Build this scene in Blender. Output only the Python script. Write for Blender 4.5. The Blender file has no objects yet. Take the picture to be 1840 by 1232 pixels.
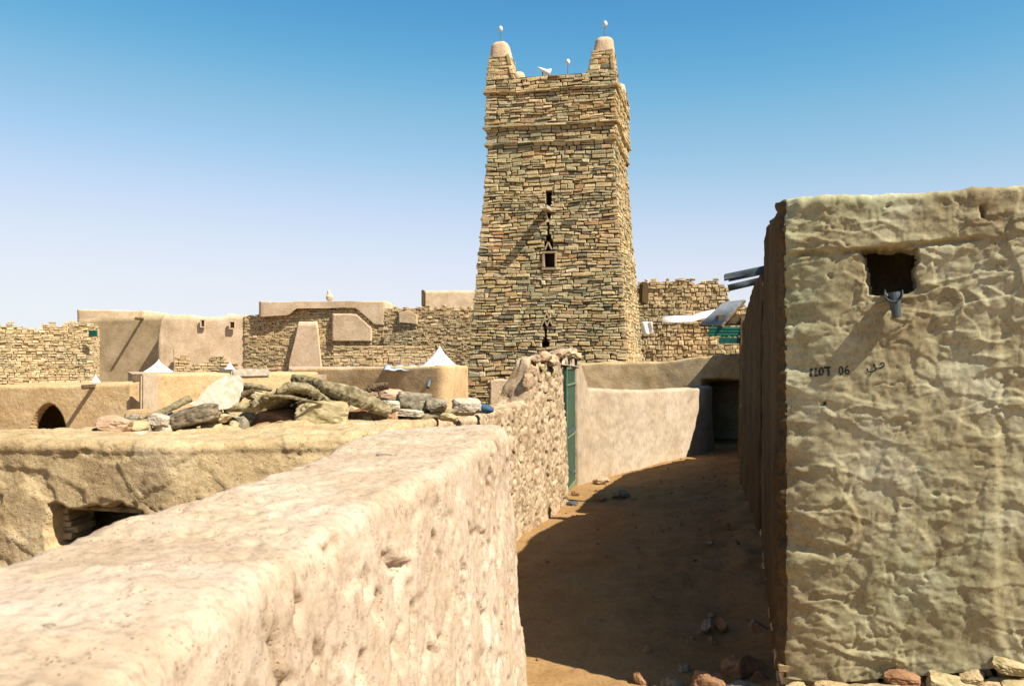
import bpy, bmesh, math, random
import numpy as np
from mathutils import Vector, Matrix
from mathutils.bvhtree import BVHTree

S = bpy.context.scene
COL = S.collection
EYE = 2.1                       # eye height above the door sill
F = 1636.0                      # focal length in photo pixels (photo 1840 x 1232)
PITCH = math.atan(24.0 / F)     # horizon lies a little below the middle

# ------------------------------------------------------------------ camera
cam = bpy.data.cameras.new("camera")
cam.sensor_width = 36.0
cam.lens = 36.0 * F / 1840.0
cam.clip_start = 0.05
cam.clip_end = 3000
cam.dof.use_dof = True
cam.dof.focus_distance = 22.0
cam.dof.aperture_fstop = 10
camo = bpy.data.objects.new("camera", cam)
COL.objects.link(camo)
camo.location = (0, 0, EYE)
camo.rotation_euler = (math.pi / 2 + PITCH, 0, 0)
S.camera = camo

# ------------------------------------------------------------------ light
SUN_EL = math.radians(50)
SX, SY = 0.812, -0.584            # horizontal direction towards the sun
W = bpy.data.worlds.new("World")
S.world = W
W.use_nodes = True
nt = W.node_tree
bg = nt.nodes['Background']
sky = nt.nodes.new('ShaderNodeTexSky')
sky.sky_type = 'NISHITA'
sky.sun_disc = False
sky.sun_elevation = SUN_EL
sky.sun_rotation = math.atan2(SX, SY)
sky.altitude = 0
sky.air_density = 1.0
sky.dust_density = 0.3
sky.ozone_density = 1.0
# the sky as slide film records it: deeper blue overhead, a soft shoulder towards the horizon
v1 = nt.nodes.new('ShaderNodeVectorMath'); v1.operation = 'SCALE'; v1.inputs['Scale'].default_value = 1 / 8
cv = nt.nodes.new('ShaderNodeRGBCurve')
v2 = nt.nodes.new('ShaderNodeVectorMath'); v2.operation = 'SCALE'; v2.inputs['Scale'].default_value = 5.0
for ch_, pts_ in ((0, [(0, 0), (0.11, 0.03), (0.184, 0.09), (0.274, 0.29), (0.479, 0.66), (0.72, 0.80), (1, 0.84)]),
                  (1, [(0, 0), (0.2, 0.12), (0.299, 0.34), (0.42, 0.54), (0.66, 0.76), (0.85, 0.84), (1, 0.88)]),
                  (2, [(0, 0), (0.34, 0.26), (0.48, 0.62), (0.63, 0.77), (0.79, 0.92), (0.9, 0.94), (1, 0.95)])):
    c_ = cv.mapping.curves[ch_]
    while len(c_.points) < len(pts_):
        c_.points.new(0.5, 0.5)
    for p_, q_ in zip(c_.points, pts_):
        p_.location = q_
        p_.handle_type = 'AUTO_CLAMPED'
cv.mapping.update()
nt.links.new(sky.outputs[0], v1.inputs[0])
nt.links.new(v1.outputs[0], cv.inputs['Color'])
nt.links.new(cv.outputs[0], v2.inputs[0])
nt.links.new(v2.outputs[0], bg.inputs[0])
bg.inputs[1].default_value = 0.1
sl = bpy.data.lights.new("sun", 'SUN')
sl.energy = 5.0
sl.angle = math.radians(0.5)
sl.color = (1.0, 0.93, 0.80)
so = bpy.data.objects.new("sun", sl)
COL.objects.link(so)
sd = Vector((SX * math.cos(SUN_EL), SY * math.cos(SUN_EL), math.sin(SUN_EL)))
so.rotation_euler = sd.to_track_quat('Z', 'Y').to_euler()
so.location = (20, -15, 30)

S.render.engine = 'CYCLES'
S.cycles.max_bounces = 4
S.cycles.diffuse_bounces = 2
S.view_settings.view_transform = 'Standard'
S.view_settings.look = 'None'
S.view_settings.exposure = 1.0
S.view_settings.gamma = 1.0
S.render.filter_size = 1.9

CP, SP = math.cos(PITCH), math.sin(PITCH)


def at(px, py, Y):
    """photo pixel + distance along the street -> world point"""
    u = (px - 920.0) / F
    v = (616.0 - py) / F
    yy = CP - v * SP
    zz = SP + v * CP
    return Vector((u / yy * Y, Y, EYE + zz / yy * Y))


# ------------------------------------------------------------------ noise
_rs = np.random.RandomState(7)
_perm = _rs.permutation(256)
_perm = np.concatenate([_perm, _perm, _perm])
_grad = _rs.normal(size=(256, 3))
_grad /= np.linalg.norm(_grad, axis=1)[:, None]
_rnd = _rs.rand(256, 4)


def _h(i, j, k):
    return _perm[_perm[_perm[i & 255] + (j & 255)] + (k & 255)]


def pn(p, seed=0.0):
    """gradient noise, about -0.7..0.7"""
    p = p + seed * 17.31
    f0 = np.floor(p).astype(int)
    t = p - f0
    w = t * t * t * (t * (t * 6 - 15) + 10)
    out = 0
    for a in (0, 1):
        for b in (0, 1):
            for c in (0, 1):
                g = _grad[_h(f0[:, 0] + a, f0[:, 1] + b, f0[:, 2] + c)]
                d = t - np.array([a, b, c])
                v = (g * d).sum(1)
                wx = w[:, 0] if a else 1 - w[:, 0]
                wy = w[:, 1] if b else 1 - w[:, 1]
                wz = w[:, 2] if c else 1 - w[:, 2]
                out = out + v * wx * wy * wz
    return out


def fbm(p, o=4, seed=0.0, gain=0.5):
    r = 0
    a = 1.0
    for i in range(o):
        r = r + a * pn(p * (2.03 ** i), seed + i * 3.7)
        a *= gain
    return r


def cells(p, seed=0.0):
    """Worley: distance to nearest cell, second distance, random values, offset from its centre"""
    p = p + seed * 11.7
    f0 = np.floor(p).astype(int)
    n = len(p)
    d1 = np.full(n, 9.0)
    d2 = np.full(n, 9.0)
    best = np.zeros((n, 4))
    off = np.zeros((n, 3))
    for a in (-1, 0, 1):
        for b in (-1, 0, 1):
            for c in (-1, 0, 1):
                q = f0 + np.array([a, b, c])
                r = _rnd[_h(q[:, 0], q[:, 1], q[:, 2])]
                v = p - (q + r[:, :3])
                d = np.sqrt((v * v).sum(1))
                m = d < d1
                d2 = np.where(m, d1, np.minimum(d2, d))
                d1 = np.where(m, d, d1)
                best[m] = r[m]
                off[m] = v[m]
    return d1, d2, best, off


def sst(a, b, x):
    t = np.clip((x - a) / (b - a), 0, 1)
    return t * t * (3 - 2 * t)


# ------------------------------------------------------------------ objects
def tag(o, label=None, cat=None, group=None, kind=None):
    if label: o['label'] = label
    if cat: o['category'] = cat
    if group: o['group'] = group
    if kind: o['kind'] = kind
    return o


def empty(name, loc, label, cat, group=None):
    o = bpy.data.objects.new(name, None)
    COL.objects.link(o)
    o.location = loc
    o.empty_display_size = 0.2
    return tag(o, label, cat, group)


def link(name, me, mat, parent=None):
    me.materials.append(mat)
    o = bpy.data.objects.new(name, me)
    COL.objects.link(o)
    if parent is not None:
        o.parent = parent
        o.matrix_parent_inverse = Matrix.Translation(parent.location).inverted()
    return o


def mesh_np(name, V, Q, mat, parent=None, smooth=True):
    """V (n,3); Q (m,4) quads"""
    me = bpy.data.meshes.new(name)
    V = np.ascontiguousarray(V, dtype=np.float32)
    Q = np.ascontiguousarray(Q, dtype=np.int32)
    me.vertices.add(len(V))
    me.vertices.foreach_set("co", V.ravel())
    me.loops.add(Q.size)
    me.loops.foreach_set("vertex_index", Q.ravel())
    me.polygons.add(len(Q))
    me.polygons.foreach_set("loop_start", np.arange(0, Q.size, 4, dtype=np.int32))
    me.polygons.foreach_set("loop_total", np.full(len(Q), 4, dtype=np.int32))
    me.polygons.foreach_set("use_smooth", np.full(len(Q), smooth, dtype=bool))
    me.update()
    me.validate()
    return link(name, me, mat, parent)


def grid_quads(nu, nv):
    i = np.arange(nu - 1)[:, None]
    j = np.arange(nv - 1)[None, :]
    a = i * nv + j
    return np.stack([a, a + nv, a + nv + 1, a + 1], -1).reshape(-1, 4)


def bm_obj(name, bm, mat, parent=None, smooth=False):
    me = bpy.data.meshes.new(name)
    bmesh.ops.recalc_face_normals(bm, faces=bm.faces)
    bm.to_mesh(me)
    bm.free()
    if smooth:
        me.polygons.foreach_set("use_smooth", [True] * len(me.polygons))
    return link(name, me, mat, parent)


def bm_box(bm, c, size, rot=None, bevel=0.0):
    r = bmesh.ops.create_cube(bm, size=1.0)
    M = Matrix.Translation(c) @ (rot if rot is not None else Matrix.Identity(4)) @ Matrix.Diagonal((*size, 1))
    bmesh.ops.transform(bm, matrix=M, verts=r['verts'])
    if bevel:
        es = list({e for v in r['verts'] for e in v.link_edges})
        bmesh.ops.bevel(bm, geom=es, offset=bevel, segments=2, affect='EDGES')


def bm_tube(bm, pts, rad, n=12, cap=True):
    """tube along points; rad a number or list"""
    pts = [Vector(p) for p in pts]
    if not hasattr(rad, '__len__'):
        rad = [rad] * len(pts)
    rings = []
    for i, p in enumerate(pts):
        d = (pts[min(i + 1, len(pts) - 1)] - pts[max(i - 1, 0)]).normalized()
        up = Vector((0, 0, 1)) if abs(d.z) < 0.9 else Vector((1, 0, 0))
        a = d.cross(up).normalized()
        b = a.cross(d)
        rings.append([bm.verts.new(p + (a * math.cos(t) + b * math.sin(t)) * rad[i])
                      for t in [2 * math.pi * k / n for k in range(n)]])
    for r0, r1 in zip(rings, rings[1:]):
        for k in range(n):
            bm.faces.new((r0[k], r0[(k + 1) % n], r1[(k + 1) % n], r1[k]))
    if cap:
        bm.faces.new(rings[0][::-1])
        bm.faces.new(rings[-1])


# ------------------------------------------------------------------ materials
def new_mat(name, rough=0.9, spec=0.15):
    m = bpy.data.materials.new(name)
    m.use_nodes = True
    b = m.node_tree.nodes['Principled BSDF']
    b.inputs['Roughness'].default_value = rough
    b.inputs['Specular IOR Level'].default_value = spec
    return m, m.node_tree, b


def N(t, typ, **kw):
    n = t.nodes.new(typ)
    for k, v in kw.items():
        if k in n.inputs:
            n.inputs[k].default_value = v
        else:
            setattr(n, k, v)
    return n


def noise(t, vec, scale, detail=5, rough=0.55, stretch=None):
    if stretch:
        mp = N(t, 'ShaderNodeMapping')
        mp.inputs['Scale'].default_value = stretch
        t.links.new(vec, mp.inputs[0])
        vec = mp.outputs[0]
    n = N(t, 'ShaderNodeTexNoise')
    n.inputs['Scale'].default_value = scale
    n.inputs['Detail'].default_value = detail
    n.inputs['Roughness'].default_value = rough
    t.links.new(vec, n.inputs['Vector'])
    return n.outputs['Fac']


def ramp(t, fac, stops):
    r = N(t, 'ShaderNodeValToRGB')
    e = r.color_ramp.elements
    while len(e) < len(stops):
        e.new(0.5)
    for el, (p, c) in zip(e, stops):
        el.position = p
        el.color = (*c, 1)
    t.links.new(fac, r.inputs[0])
    return r.outputs[0]


def mixc(t, fac, a, b, mode='MIX'):
    n = N(t, 'ShaderNodeMix', data_type='RGBA', blend_type=mode)
    if isinstance(fac, (int, float)):
        n.inputs[0].default_value = fac
    else:
        t.links.new(fac, n.inputs[0])
    for s, v in ((6, a), (7, b)):
        if isinstance(v, tuple):
            n.inputs[s].default_value = (*v, 1)
        else:
            t.links.new(v, n.inputs[s])
    return n.outputs[2]


def plaster(name, dark, mid, light, sc=1.0, bump=0.5, bdist=0.012, speck=0.35, stretch=(1, 1, 1), stain=None, k_=0.68, chips=0.0, grit=0.0):
    dark, mid, light = [tuple(x * k_ for x in q) for q in (dark, mid, light)]
    m, t, b = new_mat(name, 0.95, 0.08)
    g = N(t, 'ShaderNodeNewGeometry').outputs['Position']
    big = noise(t, g, 1.3 * sc, 6, 0.6, stretch)
    c = ramp(t, big, [(0.30, dark), (0.5, mid), (0.70, light)])
    fine = noise(t, g, 26 * sc, 6, 0.7, stretch)
    fr = ramp(t, fine, [(0.33, (0.55, 0.5, 0.45)), (0.5, (1, 1, 1)), (0.7, (1.15, 1.13, 1.1))])
    c = mixc(t, speck, c, mixc(t, 1.0, c, fr, 'MULTIPLY'))
    mot = noise(t, g, 6 * sc, 5, 0.65)
    mr = ramp(t, mot, [(0.35, (0.82, 0.79, 0.74)), (0.55, (1, 1, 1))])
    c = mixc(t, 0.7, c, mixc(t, 1.0, c, mr, 'MULTIPLY'))
    if chips:
        vo = N(t, 'ShaderNodeTexVoronoi')
        vo.inputs['Scale'].default_value = chips
        t.links.new(g, vo.inputs['Vector'])
        cr = ramp(t, vo.outputs['Color'], [(0.25, (0.6, 0.52, 0.42)), (0.45, (0.9, 0.86, 0.8)), (0.8, (1.15, 1.12, 1.1))])
        c = mixc(t, 0.75, c, mixc(t, 1.0, c, cr, 'MULTIPLY'))
    if stain:
        sn = noise(t, g, 0.8, 3, 0.5)
        sr = ramp(t, sn, [(0.5, (0, 0, 0)), (0.66, (1, 1, 1))])
        c = mixc(t, sr, c, mixc(t, 1.0, c, stain, 'MULTIPLY'))
    gv = None
    if grit:
        v3 = N(t, 'ShaderNodeTexVoronoi')
        v3.inputs['Scale'].default_value = grit
        t.links.new(g, v3.inputs['Vector'])
        gv = ramp(t, v3.outputs['Distance'], [(0.16, (0, 0, 0)), (0.30, (1, 1, 1))])
        msk = ramp(t, noise(t, g, grit * 0.16, 3, 0.7), [(0.50, (0, 0, 0)), (0.60, (1, 1, 1))])
        inv = mixc(t, msk, (1.0, 1.0, 1.0), gv)          # dots only where the mask is on
        tone = ramp(t, inv, [(0.0, (0.62, 0.52, 0.42)), (1.0, (1, 1, 1))])
        c = mixc(t, 1.0, c, tone, 'MULTIPLY')
        st_ = noise(t, g, grit * 0.7, 2, 0.9, (1, 1, 0.2))
        c = mixc(t, 1.0, c, ramp(t, st_, [(0.30, (0.80, 0.74, 0.66)), (0.40, (1, 1, 1)), (0.66, (1, 1, 1)), (0.74, (1.12, 1.10, 1.06))]), 'MULTIPLY')
    t.links.new(c, b.inputs['Base Color'])
    h1 = noise(t, g, 14 * sc, 8, 0.65, stretch)
    h2 = noise(t, g, 70 * sc, 4, 0.6)
    ma = N(t, 'ShaderNodeMath', operation='MULTIPLY_ADD')
    t.links.new(h2, ma.inputs[0]); ma.inputs[1].default_value = 0.25
    t.links.new(h1, ma.inputs[2])
    if grit:
        m2 = N(t, 'ShaderNodeMath', operation='MULTIPLY_ADD')
        t.links.new(inv, m2.inputs[0]); m2.inputs[1].default_value = 0.35
        t.links.new(ma.outputs[0], m2.inputs[2])
        ma = m2
    bp = N(t, 'ShaderNodeBump')
    bp.inputs['Strength'].default_value = bump
    bp.inputs['Distance'].default_value = bdist
    t.links.new(ma.outputs[0], bp.inputs['Height'])
    t.links.new(bp.outputs[0], b.inputs['Normal'])
    return m


def stones_mat(name, stops, bump=0.6, tint=None, fine=9.0):
    stops = [(p, (c[0] * 0.88, c[1] * 0.82, c[2] * 0.70)) for p, c in stops]
    m, t, b = new_mat(name, 0.9, 0.12)
    geo = N(t, 'ShaderNodeNewGeometry')
    c = ramp(t, geo.outputs['Random Per Island'], stops)
    g = geo.outputs['Position']
    n1 = noise(t, g, fine, 6, 0.7)
    r1 = ramp(t, n1, [(0.3, (0.5, 0.48, 0.46)), (0.52, (1, 1, 1)), (0.72, (1.25, 1.2, 1.12))])
    c = mixc(t, 0.8, c, mixc(t, 1.0, c, r1, 'MULTIPLY'))
    n2 = noise(t, g, 0.6, 4, 0.6)
    r2 = ramp(t, n2, [(0.35, (0.85, 0.88, 0.86)), (0.6, (1.1, 1.03, 0.95))])
    c = mixc(t, 1.0, c, r2, 'MULTIPLY')
    t.links.new(c, b.inputs['Base Color'])
    bp = N(t, 'ShaderNodeBump')
    bp.inputs['Strength'].default_value = bump
    bp.inputs['Distance'].default_value = 0.03
    t.links.new(noise(t, g, fine * 1.4, 7, 0.7), bp.inputs['Height'])
    t.links.new(bp.outputs[0], b.inputs['Normal'])
    return m


def simple(name, a, b_, sc=8, rough=0.7, spec=0.3, bump=0.2, metal=0.0, stretch=None, ramp_=(0.35, 0.65)):
    a, b_ = tuple(x * 0.72 for x in a), tuple(x * 0.72 for x in b_)
    m, t, b = new_mat(name, rough, spec)
    b.inputs['Metallic'].default_value = metal
    g = N(t, 'ShaderNodeTexCoord').outputs['Object']
    n = noise(t, g, sc, 5, 0.65, stretch)
    t.links.new(ramp(t, n, [(ramp_[0], a), (ramp_[1], b_)]), b.inputs['Base Color'])
    bp = N(t, 'ShaderNodeBump')
    bp.inputs['Strength'].default_value = bump
    bp.inputs['Distance'].default_value = 0.01
    t.links.new(n, bp.inputs['Height'])
    t.links.new(bp.outputs[0], b.inputs['Normal'])
    return m


M_fg = plaster('pale_mud_plaster', (0.52, 0.385, 0.255), (0.62, 0.485, 0.355), (0.69, 0.565, 0.445), 1.6, 0.6, 0.010, 0.6, grit=95)
M_right = plaster('grey_mud_plaster', (0.26, 0.20, 0.115), (0.385, 0.34, 0.20), (0.48, 0.455, 0.31), 1.5, 0.35, 0.006, 0.55,
                  stain=(0.86, 0.99, 0.97), k_=0.92, grit=60)
M_side = plaster('brown_mud_and_shade', (0.18, 0.115, 0.055), (0.26, 0.175, 0.09), (0.36, 0.26, 0.145), 1.0, 0.8, 0.02, 0.5, (1, 1, 0.45), k_=0.36)
M_mid = plaster('tan_mud_plaster', (0.46, 0.33, 0.17), (0.60, 0.45, 0.25), (0.70, 0.56, 0.36), 1.8, 0.8, 0.014, 0.6, k_=0.70, grit=50)
M_rubwall = plaster('stony_mud', (0.50, 0.38, 0.24), (0.64, 0.49, 0.33), (0.76, 0.60, 0.43), 3.0, 0.7, 0.015, 0.6, chips=11)
M_alley = plaster('smooth_alley_plaster', (0.50, 0.37, 0.24), (0.60, 0.47, 0.33), (0.68, 0.55, 0.41), 0.9, 0.6, 0.02, 0.5, (1, 1, 0.4))
M_ochre = plaster('ochre_plaster', (0.60, 0.41, 0.20), (0.71, 0.50, 0.265), (0.79, 0.60, 0.36), 1.2, 0.7, 0.025, 0.6)
M_pink = plaster('pink_plaster', (0.50, 0.365, 0.225), (0.64, 0.48, 0.32), (0.74, 0.58, 0.42), 0.8, 0.6, 0.04, 0.5, k_=0.86)
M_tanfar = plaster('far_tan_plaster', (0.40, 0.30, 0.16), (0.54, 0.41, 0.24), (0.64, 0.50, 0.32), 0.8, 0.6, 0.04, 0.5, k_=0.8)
M_sand = plaster('orange_sand', (0.50, 0.29, 0.11), (0.58, 0.35, 0.15), (0.64, 0.41, 0.19), 1.0, 0.7, 0.02, 0.5, k_=0.48)
M_mortar = plaster('dark_mortar', (0.10, 0.065, 0.035), (0.15, 0.10, 0.055), (0.2, 0.14, 0.08), 3, 0.6, 0.02, 0.4)
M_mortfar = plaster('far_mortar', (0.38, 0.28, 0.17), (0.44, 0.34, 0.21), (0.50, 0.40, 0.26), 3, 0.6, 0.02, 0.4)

M_tower = stones_mat('minaret_stone', [
    (0.0, (0.40, 0.33, 0.19)), (0.12, (0.58, 0.51, 0.35)), (0.26, (0.39, 0.38, 0.27)), (0.38, (0.62, 0.54, 0.38)),
    (0.50, (0.48, 0.37, 0.21)), (0.62, (0.30, 0.30, 0.22)), (0.72, (0.56, 0.49, 0.32)), (0.82, (0.42, 0.27, 0.16)),
    (0.90, (0.70, 0.63, 0.49)), (0.97, (0.19, 0.19, 0.16))], bump=0.9, fine=14)
M_farstone = stones_mat('far_house_stone', [
    (0.0, (0.48, 0.38, 0.25)), (0.25, (0.62, 0.52, 0.36)), (0.45, (0.44, 0.38, 0.26)), (0.6, (0.66, 0.56, 0.41)),
    (0.75, (0.52, 0.41, 0.26)), (0.88, (0.72, 0.62, 0.47)), (0.96, (0.34, 0.29, 0.20))], fine=5, bump=0.5)
M_rock = stones_mat('rubble_stone', [(0.0, (0.50, 0.38, 0.24)), (0.5, (0.62, 0.50, 0.34)), (1.0, (0.70, 0.58, 0.42))], fine=14)
M_rockg = simple('grey_green_rock', (0.17, 0.145, 0.095), (0.42, 0.36, 0.26), 14, 0.9, 0.1, 0.8)
M_rockp = simple('pink_rock', (0.42, 0.27, 0.16), (0.62, 0.43, 0.29), 10, 0.9, 0.1, 0.6)
M_rocky = simple('yellow_rock', (0.34, 0.27, 0.12), (0.62, 0.50, 0.30), 12, 0.9, 0.1, 0.9)
M_rockw = simple('pale_rock', (0.42, 0.35, 0.25), (0.62, 0.54, 0.42), 12, 0.9, 0.1, 0.6)
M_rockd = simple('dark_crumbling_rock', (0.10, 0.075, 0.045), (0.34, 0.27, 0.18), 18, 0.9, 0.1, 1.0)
M_slab = simple('grey_slab', (0.38, 0.33, 0.24), (0.60, 0.54, 0.42), 14, 0.9, 0.1, 0.9)
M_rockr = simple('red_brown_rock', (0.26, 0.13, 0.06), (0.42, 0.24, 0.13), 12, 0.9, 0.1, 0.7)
M_wood = simple('weathered_palm_wood', (0.12, 0.095, 0.05), (0.40, 0.325, 0.19), 16, 0.9, 0.1, 1.0)
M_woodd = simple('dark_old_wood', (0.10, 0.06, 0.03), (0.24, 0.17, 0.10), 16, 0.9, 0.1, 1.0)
M_door = simple('green_door_paint', (0.012, 0.075, 0.045), (0.022, 0.115, 0.07), 5, 0.45, 0.4, 0.15)
M_doorL = simple('pale_green_edge_paint', (0.14, 0.22, 0.11), (0.24, 0.32, 0.17), 20, 0.5, 0.4, 0.2)
M_green = simple('turquoise_green_paint', (0.0, 0.11, 0.075), (0.01, 0.17, 0.12), 12, 0.5, 0.4, 0.2)
M_metal = simple('grey_zinc', (0.20, 0.23, 0.24), (0.34, 0.37, 0.38), 10, 0.45, 0.5, 0.2, 0.4)
M_pipe = simple('dark_pipe', (0.05, 0.07, 0.075), (0.10, 0.13, 0.14), 12, 0.5, 0.4, 0.2)
M_blue = simple('blue_cloth', (0.02, 0.06, 0.12), (0.06, 0.15, 0.26), 14, 0.7, 0.3, 0.4)
M_bluesheet = simple('pale_blue_sheet', (0.42, 0.52, 0.62), (0.62, 0.70, 0.78), 6, 0.6, 0.3, 0.2)
M_white = simple('white_canvas', (0.80, 0.78, 0.76), (0.88, 0.87, 0.86), 3, 0.8, 0.2, 0.2)
M_egg = simple('ostrich_egg', (0.74, 0.70, 0.64), (0.84, 0.80, 0.76), 12, 0.4, 0.4, 0.05)
M_rod = simple('rusty_rod', (0.16, 0.10, 0.07), (0.26, 0.18, 0.13), 12, 0.7, 0.3, 0.3)
M_ink = simple('stencil_ink', (0.015, 0.032, 0.04), (0.26, 0.23, 0.15), 55, 0.9, 0.1, 0.3, ramp_=(0.47, 0.72))
M_frame = simple('pale_timber', (0.36, 0.26, 0.15), (0.52, 0.40, 0.25), 14, 0.9, 0.1, 0.6)
M_dark = simple('vent_shade_dark', (0.03, 0.02, 0.012), (0.05, 0.035, 0.02), 6, 0.95, 0.05, 0.3)


# ------------------------------------------------------------------ slab walls
def resample(A, L, s):
    return np.stack([np.interp(s, L, A[:, k]) for k in range(A.shape[1])], 1)


def slab(name, Lp, Rp, zt, zb, mat, parent=None, du=0.03, dvL=0.03, dvT=0.05, dvR=0.03, rr=0.08, bat=(0.0, 0.0),
         ends=(0.1, 0.1), disp=None, smooth_n=0, holes=(), topnoise=0.02, seed=0.0):
    """mud wall between a left and a right edge line, rounded top and ends, displaced by disp(P, N)"""
    Lp = np.array(Lp, float); Rp = np.array(Rp, float)
    k = len(Lp)
    zt = np.full(k, zt, float) if np.isscalar(zt) else np.array(zt, float)
    zb = np.full(k, zb, float) if np.isscalar(zb) else np.array(zb, float)
    C = (Lp + Rp) / 2
    L = np.concatenate([[0], np.cumsum(np.linalg.norm(np.diff(C, axis=0), axis=1))])
    T = L[-1]
    n = max(4, int(T / du) + 1)
    s = np.linspace(0, T, n)
    ext = [np.array([0.02, 0.06, 0.15, 0.3, 0.5, 0.75]) * e for e in ends]
    s = np.unique(np.concatenate([s, ext[0], T - ext[1]]))
    A = np.column_stack([Lp, Rp, zt, zb])
    A = resample(A, L, s)
    for _ in range(smooth_n):
        B = A.copy()
        B[1:-1] = (A[:-2] + 2 * A[1:-1] + A[2:]) / 4
        A = B
    l, r, zt, zb = A[:, 0:2], A[:, 2:4], A[:, 4], A[:, 5]
    zt = zt + topnoise * 2 * pn(np.stack([s * 2.1, s * 0 + seed, s * 0], 1)) + topnoise * pn(np.stack([s * 7, s * 0 + seed, s * 0], 1))
    wv = r - l
    w = np.linalg.norm(wv, axis=1)
    wd = wv / w[:, None]
    c = (l + r) / 2
    e = np.ones(len(s))
    for q, rad in ((s, ends[0]), (T - s, ends[1])):
        x = np.clip(q / max(rad, 1e-6), 0, 1)
        e *= np.sqrt(np.clip(1 - (1 - x) ** 2, 0, 1))
    H = float(np.max(zt - zb))
    nL = max(2, int(H / dvL)); nR = max(2, int(H / dvR)); nT = max(3, int(float(np.max(w)) / dvT))
    prof = []
    for i in range(nL):
        prof.append(('L', i / nL))
    for i in range(6):
        prof.append(('a', i / 6 * math.pi / 2))
    for i in range(nT):
        prof.append(('T', i / nT))
    for i in range(6):
        prof.append(('b', math.pi / 2 - i / 6 * math.pi / 2))
    for i in range(nR + 1):
        prof.append(('R', 1 - i / nR))
    P = np.zeros((len(s), len(prof), 3))
    face = np.array([{'L': 0, 'a': 1, 'T': 1, 'b': 1, 'R': 2}[p[0]] for p in prof])
    h = w / 2
    for j, (kd, q) in enumerate(prof):
        if kd == 'L':
            z = zb + (zt - rr - zb) * q
            a = -(h + bat[0] * (1 - q))
        elif kd == 'R':
            z = zb + (zt - rr - zb) * q
            a = h + bat[1] * (1 - q)
        elif kd == 'a':
            z = zt - rr + rr * math.sin(q); a = -(h - rr + rr * math.cos(q))
        elif kd == 'b':
            z = zt - rr + rr * math.sin(q); a = h - rr + rr * math.cos(q)
        else:
            z = zt; a = -(h - rr) + 2 * (h - rr) * q
        a = a * e
        P[:, j, 0] = c[:, 0] + wd[:, 0] * a
        P[:, j, 1] = c[:, 1] + wd[:, 1] * a
        P[:, j, 2] = z
    Gu = np.gradient(P, axis=0)
    Gv = np.gradient(P, axis=1)
    Nn = np.cross(Gu, Gv)
    ln = np.linalg.norm(Nn, axis=2, keepdims=True)
    Nn = np.where(ln > 1e-9, Nn / np.maximum(ln, 1e-9), np.array([0, 0, 1.0]))
    # make normals point outwards
    out = P - np.stack([c[:, 0], c[:, 1], (zt + zb) / 2], 1)[:, None, :]
    mid = len(s) // 2
    if (Nn[mid, nL // 2] * out[mid, nL // 2]).sum() < 0:
        Nn = -Nn
    # degenerate end columns: use path direction
    for idx, sg in ((0, -1), (-1, 1)):
        d = c[min(3, len(c) - 1)] - c[0] if idx == 0 else c[-1] - c[-4]
        d = d / np.linalg.norm(d)
        Nn[idx, :, :] = np.array([d[0] * sg, d[1] * sg, 0])
    Pf = P.reshape(-1, 3)
    Nf = Nn.reshape(-1, 3)
    if disp is not None:
        dd = disp(Pf, Nf)
        Pf = Pf + Nf * dd[:, None]
    cut = np.zeros(len(Pf), bool)
    for hl in holes:
        P0 = np.array(hl['p']); u = np.array(hl['u']); u = u / np.linalg.norm(u)
        nn = np.array(hl['n']); nn = nn / np.linalg.norm(nn)
        rel = Pf - P0
        nz1 = pn(Pf * hl.get('ns', 6.0), 3) * hl.get('na', 0.04)
        nz2 = pn(Pf * hl.get('ns', 6.0), 8) * hl.get('na', 0.04)
        uu = rel @ u + nz1
        vv = rel[:, 2] + nz2
        ok = (Nf @ nn > 0.4) & (np.abs(rel @ nn) < hl.get('near', 0.35))
        g = hl.get('soft', 0.012)
        if hl.get('arch'):
            a, b = hl['w'] / 2, hl['h']
            rr_ = np.sqrt((uu / a) ** 2 + (np.maximum(vv, 0) / b) ** 2)
            m = 1 - sst(1 - g / a, 1 + g / a, rr_)
            m = m * sst(-0.02, 0.0, vv + 9)
        else:
            wu = hl['w'] / 2 - (hl.get('tap', 0) * np.clip(-(vv) / hl['h'] + 0.5, 0, 1))
            m = (1 - sst(-g, g, np.abs(uu) - wu)) * (1 - sst(-g, g, np.abs(vv) - hl['h'] / 2))
        Pf = Pf - nn[None, :] * (np.where(ok, m, 0) * hl['d'])[:, None]
        cut |= ok & (m > 0.985)
    Q = grid_quads(len(s), len(prof))
    if holes:
        Q = Q[~cut[Q].all(1)]
    o = mesh_np(name, Pf, Q, mat, parent)
    return o


def offset_line(pts, t):
    """the same polyline moved t to its left"""
    p = np.array(pts, float)
    out = []
    for i in range(len(p)):
        a = p[max(i - 1, 0)]; b = p[min(i + 1, len(p) - 1)]
        d0 = p[i] - a; d1 = b - p[i]
        n0 = np.array([-d0[1], d0[0]]); n1 = np.array([-d1[1], d1[0]])
        l0, l1 = np.linalg.norm(n0), np.linalg.norm(n1)
        n0 = n0 / l0 if l0 > 0 else n1 / l1
        n1 = n1 / l1 if l1 > 0 else n0
        m = n0 + n1
        m = m / (m @ n0)
        if np.linalg.norm(m) > 1.6: m = m / np.linalg.norm(m) * 1.6
        out.append(p[i] + m * t)
    return np.array(out)


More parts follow.
